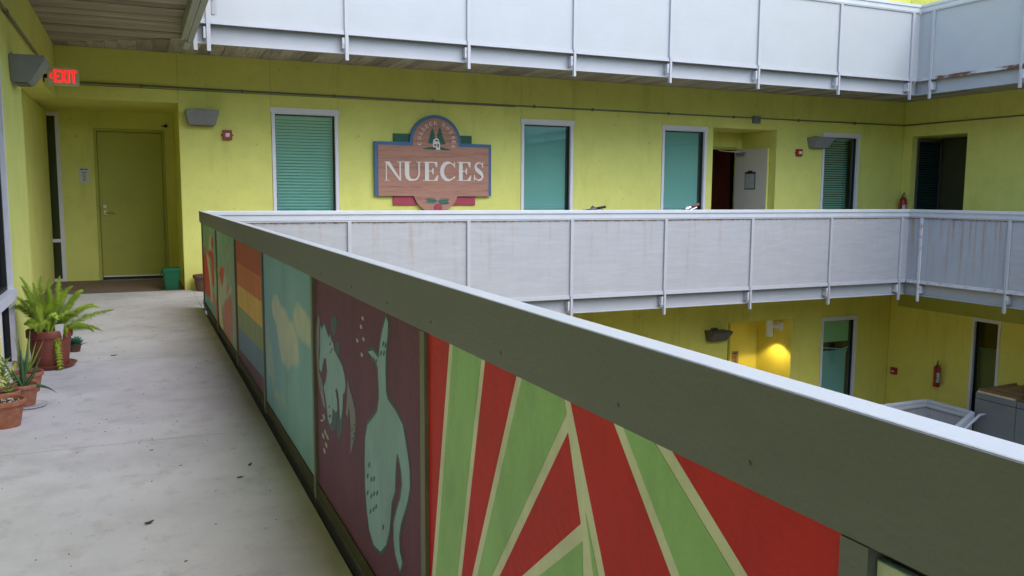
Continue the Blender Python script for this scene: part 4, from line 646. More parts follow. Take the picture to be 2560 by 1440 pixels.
bd = .046
inl = [(3.03 + bd + .006, 1.226), (4.785 - bd, 1.226), (4.785 - bd, 1.98 - bd)] + [(cx + ro - bd, 1.98 - bd)] + arc(cx, cz, ro - bd, 0, 180, 28) + [(cx - ro + bd, 1.98 - bd), (3.03 + bd + .006, 1.98 - bd)]
obj('wood_face', M(SG).prism(inl, .0625, .068), sign_wood, sign)
tong = [(3.62, 1.227)] + arc(cx, 1.33, .345, 198, 342, 20) + [(4.235, 1.227)]
obj('wood_tongue', M(SG).prism(tong, .031, .067), sign_wood, sign, bevel=.002)
obj('tree_emblem', M(SG).prism(P['s_tree1'][0], .0682, .0705), s_green, sign); obj('tree_emblem', M(SG).prism(P['s_tree2'][0], .0682, .0712), s_green, sign)
obj('hill_emblem', M(SG).prism(P['s_hill'][0], .0682, .0718), s_green, sign)
h = obj('house_emblem', M(SG).prism(P['s_house'][0], .0682, .0745), s_cream, sign)
for q in P['s_dark']: obj('house_opening', M(SG).prism(q, .0746, .0755), s_dark, h)
for i, q in enumerate(P['s_pine']): obj('pine_needle_emblem', M(SG).prism(q, .0672, .0685 + .00004 * i), mat('sign_needle_green', (.03, .15, .12, 1), .5) if i == 0 else MATS['sign_needle_green'], sign)
cn = M(SG); ccx, ccz = P['cone']
cn.prism(arc(ccx, ccz - .012, .062, 0, 330, 11), .0672, .074)
cone = obj('pine_cone_emblem', cn, s_red, sign)
for k in range(14):
    a = k * 2.4; r = .05 * math.sqrt(k / 14)
    obj('cone_scale', M(SG).prism(arc(ccx + r * math.cos(a), ccz - .012 + r * math.sin(a), .009, 0, 300, 5), .0741, .077 + .0002 * k), mat('cone_scale_rose', (.42, .10, .11, 1), .5) if k == 0 else MATS['cone_scale_rose'], cone)

# serif capitals built from strokes in a unit box; each entry is a closed outline
def strip(pts, ws):
    L_, R_ = [], []
    for i, p in enumerate(pts):
        a = Vector(pts[max(i - 1, 0)]); b = Vector(pts[min(i + 1, len(pts) - 1)]); t = (b - a).normalized(); n = Vector((-t.y, t.x)); p = Vector(p)
        L_.append(tuple(p + n * ws[i] / 2)); R_.append(tuple(p - n * ws[i] / 2))
    return L_ + R_[::-1]
def el(cx, cy, rx, ry, a0, a1, n): return [(cx + rx * math.cos(R(a0 + (a1 - a0) * i / n)), cy + ry * math.sin(R(a0 + (a1 - a0) * i / n))) for i in range(n + 1)]
def serif(x0, x1, y, up): s = .035; return [(x0, y), (x1, y), (x1 - .03, y + s * up), (x0 + .03, y + s * up)]
def arcw(n, a, b, f): return [a + (b - a) * f(i / n) for i in range(n + 1)]
def ering(rx0, ry0, rx1, ry1, cx=.5, n=26):
    out = []
    for i in range(n):
        a0, a1 = 360 * i / n, 360 * (i + 1) / n
        out.append([(cx + rx0 * math.cos(R(a0)), .5 + ry0 * math.sin(R(a0))), (cx + rx0 * math.cos(R(a1)), .5 + ry0 * math.sin(R(a1))), (cx + rx1 * math.cos(R(a1)), .5 + ry1 * math.sin(R(a1))), (cx + rx1 * math.cos(R(a0)), .5 + ry1 * math.sin(R(a0)))])
    return out
def cshape(bar=False):
    n = 20; pts = el(.56, .5, .44, .46, 42, 318, n); ws = [.06 + .19 * max(0, math.sin(math.pi * min(1, max(0, (i / n - .12) / .76)))) ** .8 for i in range(n + 1)]
    g = [strip(pts, ws), [(.90, .70), (.96, .70), (.96, 1.0), (.92, 1.0), (.87, .86)]]
    if bar: g += [[(.76, .04), (.93, .10), (.93, .42), (.76, .42)], serif(.66, 1.0, .46, -1)]
    else: g += [[(.86, .16), (.93, .26), (.98, .24), (.93, .12)]]
    return g
GL = {
 'N': [[(.06, .03), (.12, .03), (.12, .97), (.06, .97)], [(.80, .0), (.88, .0), (.88, .97), (.80, .97)], [(.04, 1), (.27, 1), (.86, .06), (.84, -.02), (.78, .02), (.08, .93)], serif(-.02, .24, 0, 1), serif(.66, 1.02, 1, -1), serif(-.03, .2, 1, -1)],
 'U': [strip([(.22, .98), (.22, .5), (.22, .32), (.26, .17), (.36, .06), (.52, .03), (.68, .08), (.78, .2), (.82, .36), (.82, .5), (.82, .98)], [.22, .22, .22, .21, .16, .10, .08, .075, .07, .07, .07]), serif(.0, .44, 1, -1), serif(.66, .98, 1, -1)],
 'E': [[(.12, .02), (.38, .02), (.38, .98), (.12, .98)], [(.38, .94), (.92, .94), (.94, 1.0), (.02, 1.0), (.02, .965), (.38, .965)][:4] + [(.02, .96)], [(.86, .72), (.92, .72), (.94, .97), (.74, .95)], [(.38, .485), (.66, .485), (.66, .535), (.38, .535)], [(.62, .36), (.69, .34), (.69, .68), (.62, .66), (.56, .51)], [(.0, 0), (.94, 0), (.96, .05), (.0, .04)], [(.94, .0), (1.0, .30), (.94, .30), (.72, .045)]],
 'L': [[(.14, .02), (.40, .02), (.40, .98), (.14, .98)], serif(.0, .56, 1, -1), [(.0, 0), (.94, 0), (.96, .05), (.0, .04)], [(.94, .0), (1.0, .32), (.94, .32), (.70, .045)]],
 'H': [[(.12, .02), (.28, .02), (.28, .98), (.12, .98)], [(.74, .02), (.90, .02), (.90, .98), (.74, .98)], [(.28, .47), (.74, .47), (.74, .53), (.28, .53)], serif(0, .42, 0, 1), serif(0, .42, 1, -1), serif(.6, 1.02, 0, 1), serif(.6, 1.02, 1, -1)],
 'C': cshape(), 'G': cshape(True), 'O': ering(.48, .5, .28, .44),
 'S': [strip([(.86, .80), (.72, .92), (.52, .965), (.30, .90), (.20, .76), (.28, .62), (.52, .50), (.76, .38), (.84, .24), (.74, .09), (.50, .035), (.26, .09), (.12, .22)], [.05, .06, .07, .12, .20, .24, .25, .24, .20, .12, .07, .06, .05]), [(.82, .70), (.88, .70), (.90, 1.0), (.86, 1.0), (.80, .86)], [(.06, .0), (.11, .0), (.16, .14), (.13, .32), (.06, .32)]],
}
def letter(ch, fn, d0, d1, name, parent, m, xf):
    g = M(xf)
    for k, poly in enumerate(GL[ch]): g.prism([fn(*q) for q in poly], d0, d1 + .00012 * k)
    return obj(name, g, m, parent)
for k, ((x0, z0), (x1, z1)) in P['letters'].items():
    letter(k[0], lambda u, v, x0=x0, z0=z0, x1=x1, z1=z1: (x0 + (x1 - x0) * u, z0 + (z1 - z0) * v), .0682, .078, 'letter', sign, s_cream, SG)
acx, acz = P['arc']
for ch, an in zip('COLLEGEHOUSES', (188, 171, 154.5, 139, 124.5, 110, 94, 66, 49, 31, 14, 0, -14)):
    r, hh, ww = .232, .052, .044; a = R(an)
    def fn(u, v): x = (u - .5) * ww; y = r + v * hh; return (acx + y * math.cos(a) + x * math.sin(a), acz - .0 + y * math.sin(a) - x * math.cos(a))
    letter(ch, fn, .0682, .0735, 'small_letter', sign, s_cream, SG)

# ---------------------------------------------------------------- wall fittings
def wall_lamp(label, xf, s, zc, m, wd=.40, dp=.26, hh=.185, grp='wedge wall lamps'):
    """wedge shaped wall lamp: wide deep top, narrower shallow bottom"""
    t = thing('wall_lamp', label, 'wall lamp', xf(s, 0, zc), grp)
    zt, zb = zc + hh / 2, zc - hh / 2; a = wd / 2; b = a - .035
    obj('housing', M(xf).loft([[(s - a, .0, zt), (s + a, .0, zt), (s + a, dp, zt), (s - a, dp, zt)], [(s - a, 0, zt - .03), (s + a, 0, zt - .03), (s + a, dp, zt - .03), (s - a, dp, zt - .03)], [(s - b, 0, zb + .02), (s + b, 0, zb + .02), (s + b, dp * .60, zb + .02), (s - b, dp * .60, zb + .02)], [(s - b + .01, 0, zb), (s + b - .01, 0, zb), (s + b - .01, dp * .5, zb), (s - b + .01, dp * .5, zb)]]), m, t, bevel=.006)
    obj('lens', M(xf).box(s - b + .03, s + b - .03, .02, dp * .45, zb - .006, zb - .001), lampb, t)
    obj('back_plate', M(xf).box(s - .07, s + .07, -.002, .01, zt + .001, zt + .03), m, t)
    return t
wall_lamp('grey wedge wall lamp between the door alcove and the first fire alarm', FAR, .79, 2.20, lampg)
wall_lamp('grey wedge wall lamp overlapping the rightmost slatted window', FAR, 11.02, 2.19, lampg)
wall_lamp('grey wedge wall lamp high on the left wall beside the exit sign', LEFT, 7.62, 2.185, lampg, dp=.24, hh=.20)
wall_lamp('dark bronze wedge wall lamp on the lower wall beside the lit alcove', FAR, 8.95, -1.12, lampb)
def alarm(label, xf, s, zc, grp='fire alarm strobes'):
    t = thing('fire_alarm', label, 'fire alarm', xf(s, 0, zc), grp)
    obj('housing', M(xf).box(s - .058, s + .058, 0, .055, zc - .062, zc + .062), redd, t, bevel=.006)
    obj('mounting_ear', M(xf).box(s - .075, s + .075, 0, .012, zc - .012, zc + .012), redd, t)
    obj('strobe', M(xf).loft([[(s - .028, .0552, zc - .026), (s + .028, .0552, zc - .026), (s + .028, .0552, zc + .026), (s - .028, .0552, zc + .026)], [(s - .016, .08, zc - .016), (s + .016, .08, zc - .016), (s + .016, .08, zc + .016), (s - .016, .08, zc + .016)]]), white_m, t)
alarm('red fire alarm strobe just right of the leftmost wall lamp', FAR, 1.10, 2.0)
alarm('red fire alarm strobe between the open door and the right lamp', FAR, 10.63, 2.01)
t = thing('alarm_pull_box', 'small red fire alarm box on the lower right wall', 'fire alarm', RLOW(11.45, 0, -2.03))
obj('housing', M(RLOW).box(11.39, 11.51, 0, .055, -2.10, -1.97), redd, t, bevel=.004); obj('pull_handle', M(RLOW).box(11.42, 11.48, .0552, .07, -2.05, -2.03), white_m, t)
# conduit
t = thing('conduit', 'thin metal conduit running along the far wall above the windows', 'conduit', (6, YW, 2.57))
obj('pipe', M(FAR).tube([(XWL + .03, .018, 2.575), (5, .018, 2.565), (9.6, .018, 2.568), (XWR - .02, .018, 2.572)], .0115, 8), conduit_m, t, smooth=True)
obj('cable', M(FAR).tube([(XWL + .03, .008, 2.548), (1.5, .008, 2.548), (5.2, .008, 2.549)], .005, 6), conduit_m, t)
st = obj('pipe_strap', M().box(-.012, .012, YW - .033, YW, 2.545, 2.59), conduit_m, t, (.1, 0, 0))
for x in (1.3, 2.5, 3.9, 5.5, 6.5, 7.9, 9.2, 10.6, 11.9): dup(st, (x, 0, 0), t)
t = thing('conduit', 'thin metal conduit along the right wall above the dark doorway', 'conduit', (XWR, 9, 2.57))
obj('pipe', M(RIGHT).tube([(-3, .018, 2.572), (YW - .02, .018, 2.572)], .0115, 8), conduit_m, t, smooth=True)
t = thing('conduit', 'thin metal conduit on the left wall running to the wall lamp', 'conduit', (XWL, 6, 2.57))
obj('pipe', M(LEFT).tube([(-3, .018, 2.565), (YW - .02, .018, 2.565)], .0125, 8), conduit_m, t, smooth=True)
obj('coupling', M(LEFT).tube([(7.25, .018, 2.565), (7.33, .018, 2.565)], .019, 8), conduit_m, t)
tag(obj('junction_box', M(FAR).box(9.60, 9.735, .0, .06, 2.48, 2.60), jbox_m, bevel=.004), 'small grey junction box on the conduit above the open door', 'junction box')

# exit sign
t = thing('exit_sign', 'lit EXIT sign with red letters and a left arrow above the walkway', 'exit sign', (-.66, 10.08, 2.45))
EX = lambda s, d, z: (s, 10.08 - d, z)
rr = .02
def rrect(x0, x1, z0, z1, r): return arc(x1 - r, z1 - r, r, 0, 90, 4) + arc(x0 + r, z1 - r, r, 90, 180, 4) + arc(x0 + r, z0 + r, r, 180, 270, 4) + arc(x1 - r, z0 + r, r, 270, 360, 4)
obj('housing', M(EX).prism(rrect(-.80, -.508, 2.36, 2.545, .022), -.05, 0), mat('cream_plastic', (.62, .58, .46, 1), .5), t)
ex0, ex1, ez0, ez1 = -.745, -.548, 2.39, 2.515
EXG = {'E': [[(0, 0), (.32, 0), (.32, 1), (0, 1)], [(.33, .84), (.95, .84), (.95, 1), (.33, 1)], [(.33, .42), (.85, .42), (.85, .58), (.33, .58)], [(.33, 0), (.95, 0), (.95, .16), (.33, .16)]],
       'X': [[(0, 0), (.30, 0), (1, 1), (.70, 1)], [(.70, 0), (1, 0), (.66, .46), (.52, .30)], [(.0, 1), (.30, 1), (.48, .72), (.34, .52)]],
       'I': [[(.25, 0), (.75, 0), (.75, 1), (.25, 1)]], 'T': [[(0, .84), (1, .84), (1, 1), (0, 1)], [(.33, 0), (.67, 0), (.67, .83), (.33, .83)]]}
x = ex0 + .005
for ch, wd in zip('EXIT', (.055, .062, .026, .056)):
    g = M(EX)
    for k, q in enumerate(EXG[ch]): g.prism([(x + u * wd, ez0 + v * (ez1 - ez0)) for u, v in q], .0005, .004 + .0004 * k)
    obj('letter', g, exit_red, t); x += wd + .004
obj('arrow', M(EX).prism([(-.782, 2.452), (-.760, 2.482), (-.752, 2.482), (-.770, 2.452), (-.752, 2.422), (-.760, 2.422)], .0005, .003), exit_red, t)
obj('bracket', M(EX).box(-.838, -.80, -.04, -.01, 2.43, 2.47).box(-.839, -.832, -.07, .02, 2.39, 2.51), rubber, t)

# lit lamp in the lower alcove
t = thing('cylinder_lamp', 'white cylinder wall lamp casting a yellow pool in the lower alcove', 'wall lamp', (10.42, 12.0, -1.2))
obj('tube', M().lathe((10.40, 11.93, -1.28), [(.052, .01), (.064, .0), (.066, .01), (.066, .40), (.06, .41), (0.001, .41)], 24), white_m, t, smooth=True)
obj('arm', M().box(10.462, 10.60, 11.90, 11.96, -1.13, -1.07), white_m, t); obj('wall_box', M().box(10.585, 10.659, 11.85, 12.01, -1.17, -1.02), white_m, t, bevel=.004)
obj('bulb', M().lathe((10.40, 11.93, -1.25), [(.001, 0), (.03, .01), (.035, .03), (.02, .06), (.001, .07)], 12), emis('warm_bulb', (1, .72, .25, 1), 6), t)
ld = bpy.data.lights.new('cylinder_lamp_light', 'SPOT'); ld.energy = 7.5; ld.color = (1, .74, .22); ld.spot_size = R(118); ld.spot_blend = .35; ld.shadow_soft_size = .035
lo = bpy.data.objects.new('cylinder_lamp_light', ld); C.objects.link(lo); lo.location = (10.42, 11.95, -1.30); lo.rotation_euler = (0, R(-18), 0)
lo.rotation_euler = (0, R(0), 0)

def extinguisher(label, x, y, zb, ang, h=.46, r=.062):
    t = thing('fire_extinguisher', label, 'fire extinguisher', (x, y, zb), 'red fire extinguishers')
    obj('tank', M().lathe((x, y, zb), [(.001, .0), (r * .9, .0), (r, .012), (r, h * .78), (r * .93, h * .84), (r * .7, h * .89), (r * .35, h * .92), (r * .3, h * .94), (.001, h * .94)], 20), redp, t, smooth=True)
    obj('valve', M().lathe((x, y, zb + h * .93), [(.014, 0), (.016, .03), (.010, .045), (.001, .045)], 10), chrome, t)
    c, s = math.cos(ang), math.sin(ang)
    P_ = lambda a, z: (x + c * a, y + s * a, zb + z)
    obj('handle', M().tube([P_(.0, h * 1.0), P_(-.03, h * 1.05), P_(-.085, h * 1.0)], .007, 6).tube([P_(.0, h * 1.02), P_(-.03, h * 1.11), P_(-.08, h * 1.10)], .006, 6), rubber, t)
    obj('hose', M().tube([P_(.012, h * .98), P_(.05, h * 1.02), P_(r + .016, h * .86), P_(r + .014, h * .5), P_(r + .008, h * .3)], .008, 6), rubber, t, smooth=True)
    vs = []; n = 8
    a0 = math.atan2(-y, -x)
    for i in range(n + 1):
        a = a0 - .15 + 1.1 * i / n
        for z in (h * .2, h * .62): vs.append((x + math.cos(a) * (r + .0012), y + math.sin(a) * (r + .0012), zb + z))
    lb = obj('label', M().add(vs, [(2 * i, 2 * i + 2, 2 * i + 3, 2 * i + 1) for i in range(n)]), paper, t)
    m = M()
    for z0_, z1_ in ((.52, .57), (.42, .45), (.34, .38), (.25, .28)):
        a = a0 + .55; q = [(x + math.cos(a + e) * (r + .003), y + math.sin(a + e) * (r + .003), zb + h * z) for e in (-.3, .3) for z in (z0_, z1_)]
        m.add(q, [(0, 2, 3, 1)])
    obj('label_print', m, ink, lb)
    obj('wall_hook', M().box(x - .01, x + .07, y - .01, y + .01, zb + h * .9, zb + h * .95) if x > 12 else M().box(x - .01, x + .01, y, y + .07, zb + h * .9, zb + h * .95), chrome, t)
extinguisher('red fire extinguisher beside the dark doorway, showing above the guard', 13.07, 11.50, .82, R(200))
extinguisher('red fire extinguisher hung on the lower right wall', 12.95, 10.45, -2.12, R(210), h=.42, r=.058)

# ---------------------------------------------------------------- grey storage box with reed top
t = thing('storage_box', 'grey panelled storage box topped with brown reed matting on the lower level', 'storage box', (12.3, 8.2, -ST))
obj('front_panel', M().box(12.0, 12.03, 8.285, 8.96, -ST, -1.905), greybox, t); obj('front_panel', M().box(12.0, 12.03, 6.6, 8.275, -ST, -1.905), greybox, t)
obj('upper_board', M().box(12.002, 12.03, 8.285, 8.96, -1.895, -1.80), greybox, t); obj('upper_board', M().box(12.002, 12.03, 6.6, 8.275, -1.895, -1.80), greybox, t)
obj('side_panel', M().box(12.031, 12.9, 8.94, 8.96, -ST, -1.80), greybox, t); obj('core', M().box(12.031, 12.9, 6.6, 8.939, -ST, -1.83), rubber, t)
obj('edge_trim', M().box(11.995, 12.03, 8.30, 8.93, -1.799, -1.775), trimw, t)
mt = obj('reed_mat', M().box(12.035, 12.88, 6.7, 8.95, -1.829, -1.80), bamboo_d, t)
for k in range(44):
    y = 8.94 - k * .044; L0 = 12.03 + random.uniform(-.02, .02)
    obj('reed_strip', M().loft([[(L0, y - .03, -1.80 + random.uniform(0, .012)), (L0, y + .012, -1.772 + random.uniform(0, .015)), (L0, y - .005, -1.79)], [(12.88, y - .03 + random.uniform(-.02, .02), -1.79), (12.88, y + .012, -1.75 + random.uniform(0, .03)), (12.88, y - .005, -1.78)]]), bamboo, mt)
for k in range(9): obj('reed_tie', M().tube([(12.08 + k * .095, 8.93, -1.752), (12.06 + k * .095, 7.2, -1.748)], .007, 5), bamboo, mt)
obj('pole', M().tube([(12.86, 8.62, -1.70), (12.02, 8.20, -1.74)], .020, 8), bamboo_d, t); obj('pole', M().tube([(12.86, 8.52, -1.70), (12.02, 8.10, -1.74)], .014, 8), bamboo_d, t)

# ---------------------------------------------------------------- plants and pots
def pot_prof(r, h, base=.68, rim=.22, th=.012):
    rb = r * base; zr = h * (1 - rim); rm = rb + (r * .93 - rb) * (1 - rim)
    return [(.001, .0), (rb, 0), (rm, zr), (r * .985, zr + .004), (r, zr + .01), (r, h - .004), (r - .004, h), (r - th, h - .002), (r - th - .004, h * .82), (.001, h * .82)]
# big asparagus fern
px_, py_ = -.615, 6.82
t = thing('potted_fern', 'large bushy lime green foxtail fern in a dark red brown pot', 'potted plant', (px_, py_, 0))
obj('pot', M().lathe((px_, py_, .018), [(.001, 0), (.115, 0), (.137, .20), (.147, .205), (.150, .215), (.150, .255), (.146, .262), (.138, .258), (.132, .20), (.001, .20)], 40), terra2, t, smooth=False)
smooth_by_angle(bpy.data.objects['pot']); obj('soil', M().lathe((px_, py_, .22), [(.136, 0), (.07, .008), (.001, .01)], 20), soil, t)
tag(obj('saucer', M().lathe((px_, py_, .0), [(.001, .001), (.142, .001), (.166, .028), (.170, .032), (.164, .032), (.140, .012), (.001, .012)], 40), terra2, smooth=True), 'red brown saucer under the large fern pot', 'saucer')
obj('plant_tag', M().loft([[(px_ + .045, py_ - .12, .22), (px_ + .09, py_ - .12, .22), (px_ + .09, py_ - .117, .22), (px_ + .045, py_ - .117, .22)], [(px_ + .05, py_ - .135, .325), (px_ + .105, py_ - .135, .33), (px_ + .105, py_ - .132, .33), (px_ + .05, py_ - .132, .325)]]), paper, t)
def frond(az, reach, rise, droop, seed, wid=.046, x0=0, y0=0, tap=.82, nn=30):
    rnd = random.Random(seed); m = M(); n = 34; pts = []
    for i in range(n + 1):
        u = i / n; rad = reach * (u * (1 - .12 * u)); z = .235 + rise * (u * 1.6 - .6 * u * u) - droop * u ** 2.6
        wob = .012 * math.sin(u * 5 + seed)
        pts.append(Vector((px_ + x0 + math.cos(az) * (.03 + rad) - math.sin(az) * wob, py_ + y0 + math.sin(az) * (.03 + rad) + math.cos(az) * wob, z)))
    m.tube(pts, [.0026 * (1 - .7 * i / n) for i in range(n + 1)], 4)
    for i in range(4, n + 1):
        u = i / n; w = wid * (math.sin(min(1, u * 2.6) * math.pi / 2)) * (1 - max(0, u - .45) / .55 * tap)
        tdir = (pts[i] - pts[i - 1]).normalized()
        for k in range(nn):
            a = rnd.random() * 6.283; side = tdir.cross(Vector((math.cos(a), math.sin(a), rnd.uniform(-1, 1)))).normalized()
            base = pts[i] - tdir * rnd.random() * (reach + rise) / n * 1.1; ln = w * rnd.uniform(.4, 1.15)
            tip = base + (side * .86 + tdir * .55).normalized() * ln; q = side.cross(tdir).normalized() * .0024
            mid = (base + tip) / 2
            m.add([tuple(base), tuple(mid + q), tuple(tip), tuple(mid - q)], [(0, 1, 2, 3)])
    return obj('frond', m, fern_m, t)
FR = [(20, .44, .16, .02), (8, .33, .27, .10), (35, .26, .34, .05), (62, .16, .40, 0), (85, .10, .38, 0), (110, .14, .40, 0), (130, .15, .36, 0), (155, .18, .41, .0), (170, .20, .30, .02), (190, .22, .30, .10), (205, .15, .36, .0), (-20, .30, .12, .10), (-45, .16, .10, .10), (-62, .15, .13, .37), (-88, .14, .16, .12), (-110, .17, .12, .08), (-135, .19, .16, .06), (50, .22, .36, .04), (75, .26, .30, .03), (-5, .34, .10, .09), (-30, .22, .24, .12), (145, .10, .30, .0), (10, .20, .30, .03), (-70, .10, .20, .06), (230, .17, .30, .04), (25, .30, .22, .03), (95, .05, .32, 0), (180, .08, .30, 0)]
for i, (a, re_, ri, dr_) in enumerate(FR): frond(R(a), re_ * 1.06, ri * 1.02, dr_, i, wid=.05, tap=.82 if i != 13 else .3, nn=30 if i != 13 else 90)

def pot(cx, cy, r, h, m, name, parent, base=.68, n=32):
    o = obj(name, M().lathe((cx, cy, .0), pot_prof(r, h, base), n), m, parent); smooth_by_angle(o, 50); return o
def leafblade(m, p0, d, up, ln, w, bend, n=8, th=.3):
    """tapering fleshy blade from p0 along d, curving by bend"""
    d = Vector(d).normalized(); up = Vector(up); side = d.cross(up).normalized(); p = Vector(p0); rings = []
    for i in range(n + 1):
        u = i / n; wd = w * (math.sin(math.pi * min(1, .25 + u * .75)) ** .7 if u < 1 else .02); wd = max(wd, .0006)
        nn = side.cross(d).normalized()
        rings.append([tuple(p - side * wd), tuple(p - nn * wd * th), tuple(p + side * wd), tuple(p + nn * wd * th * .4)])
        p = p + d * ln / n; d = (d + Vector((0, 0, -bend / n))).normalized()
    m.loft(rings); return m
# front clay pot with perlite soil
c1 = (-.70, 5.16)
t = thing('potted_seedling', 'front terracotta pot with pale perlite on dark soil', 'potted plant', (*c1, 0), 'small terracotta pots')
pot(*c1, .108, .150, terra, 'pot', t); obj('soil', M().lathe((*c1, .124), [(.094, 0), (.04, .006), (.001, .007)], 18), soil, t)
m = M()
for k in range(60):
    a, r = random.random() * 6.28, .09 * math.sqrt(random.random()); q = (c1[0] + r * math.cos(a), c1[1] + r * math.sin(a), .130); s = random.uniform(.0016, .0035); m.box(q[0] - s, q[0] + s, q[1] - s, q[1] + s, q[2] - s, q[2] + s)
obj('perlite', m, perl, t, kind='stuff')
m = M(); leafblade(m, (c1[0] - .05, c1[1] + .02, .13), (.4, -.5, .8), (0, 0, 1), .06, .008, .8); obj('leaf', m, aloe_m, t)
# jade-like stem plant
c2 = (-.745, 5.50)
t = thing('potted_jade', 'terracotta pot with an upright stem of pointed yellow green leaves', 'potted plant', (*c2, 0), 'small terracotta pots')
pot(*c2, .088, .125, terra, 'pot', t); obj('soil', M().lathe((*c2, .103), [(.075, 0), (.001, .004)], 18), soil, t)
sp = [Vector((c2[0] + .02 + .012 * math.sin(i * .7), c2[1] - .02, .10 + i * .021)) for i in range(10)]
obj('stem', M().tube(sp, [.006 - .0003 * i for i in range(10)], 6), stem_m, t, smooth=True)
for i, p in enumerate(sp):
    for k in range(4 if i < 8 else 8):
        a = i * 1.1 + k * 1.571; m = M(); leafblade(m, p, (math.cos(a), math.sin(a), .25 + .09 * i), (0, 0, 1), .062 - .002 * i, .0085, .1, 6, .5); obj('leaf', m, jade_m, t, smooth=True)
# aloe on a clear saucer
c3 = (-.655, 5.62)
t = thing('potted_aloe', 'terracotta pot of long dark green aloe leaves on a clear saucer', 'potted plant', (*c3, 0), 'small terracotta pots')
pot(*c3, .082, .125, terra, 'pot', t).location.z = .008; obj('soil', M().lathe((*c3, .11), [(.068, 0), (.001, .004)], 18), soil, t)
for d, ln, w, bd in (((.06, 0, 1), .18, .009, .05), ((-.08, .05, 1), .20, .009, .0), ((.0, -.1, 1), .24, .008, -.05), ((.50, -.1, .9), .15, .010, .1), ((.42, .1, .75), .20, .007, -.2), ((-.55, 0, .9), .24, .006, -.5), ((-.3, -.2, .9), .14, .009, .3), ((1, -.35, .42), .19, .012, 1.35), ((.1, .2, 1), .16, .009, .1), ((-.05, .1, 1), .30, .006, -.1), ((.12, -.02, 1), .31, .0055, .1)):
    m = M(); leafblade(m, (c3[0] + d[0] * .015, c3[1] - .02, .11), d, (0, 1, .01), ln, w, bd, 10, .55); obj('leaf', m, aloe_m, t, smooth=True)
tag(obj('saucer', M().lathe((c3[0] + .02, c3[1] - .03, .0), [(.001, .001), (.085, .001), (.105, .014), (.100, .015), (.083, .006), (.001, .006)], 32), clearp, smooth=True), 'cloudy clear plastic saucer under the aloe pot', 'saucer')
c4 = (-.68, 6.02)
t = thing('potted_cutting', 'terracotta pot behind the aloe with thin pale shoots', 'potted plant', (*c4, 0), 'small terracotta pots')
pot(*c4, .095, .130, terra, 'pot', t); obj('soil', M().lathe((*c4, .11), [(.08, 0), (.001, .004)], 18), soil, t)
for d, ln in (((-.25, 0, 1), .26), ((.1, .1, 1), .30), ((.45, -.05, .9), .24), ((.3, 0, 1), .22)):
    m = M(); leafblade(m, (c4[0], c4[1], .11), d, (0, 1, .01), ln, .0055, -.1, 8, .8); obj('shoot', m, stem_m, t, smooth=True)
# blue green succulent behind the fern pot
c5 = (-.50, 7.42)
t = thing('succulent', 'small blue green succulent rosette behind the large fern pot', 'potted plant', (*c5, 0))
pot(*c5, .055, .06, brownpot, 'pot', t)
for k in range(26):
    a = k * 2.39; el_ = .2 + .9 * k / 26; m = M()
    leafblade(m, (c5[0] + math.cos(a) * .015, c5[1] + math.sin(a) * .015, .05 + .0015 * k), (math.cos(a), math.sin(a), el_), (0, 0, 1), .085 - .0018 * k, .02, -.1, 6, .25); obj('leaf', m, succ_m, t, smooth=True)
# clay pot past the end of the mural guard
c6 = (.735, 11.47)
t = thing('clay_pot', 'weathered clay pot against the wall past the end of the mural guard', 'pot', (*c6, 0))
pot(*c6, .125, .21, brownpot, 'pot_body', t, .7); obj('soil', M().lathe((*c6, .18), [(.105, 0), (.001, .004)], 18), soil, t)
# compost pail
t = thing('compost_pail', 'small green plastic bin with a lid in the door alcove', 'bin', (.36, 11.78, 0))
def rc(x0, x1, y0, y1, z): r = .02; return [(x, y, z) for x, y in arc(x1 - r, y1 - r, r, 0, 90, 3) + arc(x0 + r, y1 - r, r, 90, 180, 3) + arc(x0 + r, y0 + r, r, 180, 270, 3) + arc(x1 - r, y0 + r, r, 270, 360, 3)]
obj('body', M().loft([rc(.285, .445, 11.70, 11.86, 0), rc(.262, .472, 11.68, 11.885, .235)]), dkgreen, t)
obj('lid', M().loft([rc(.255, .480, 11.672, 11.892, .236), rc(.255, .480, 11.672, 11.892, .262), rc(.27, .465, 11.69, 11.875, .285)]), dkgreen, t, bevel=.002)
obj('handle', M().tube([(.252, 11.78, .24), (.240, 11.76, .20), (.238, 11.76, .12), (.250, 11.78, .10)], .007, 6), dkgreen2, t)

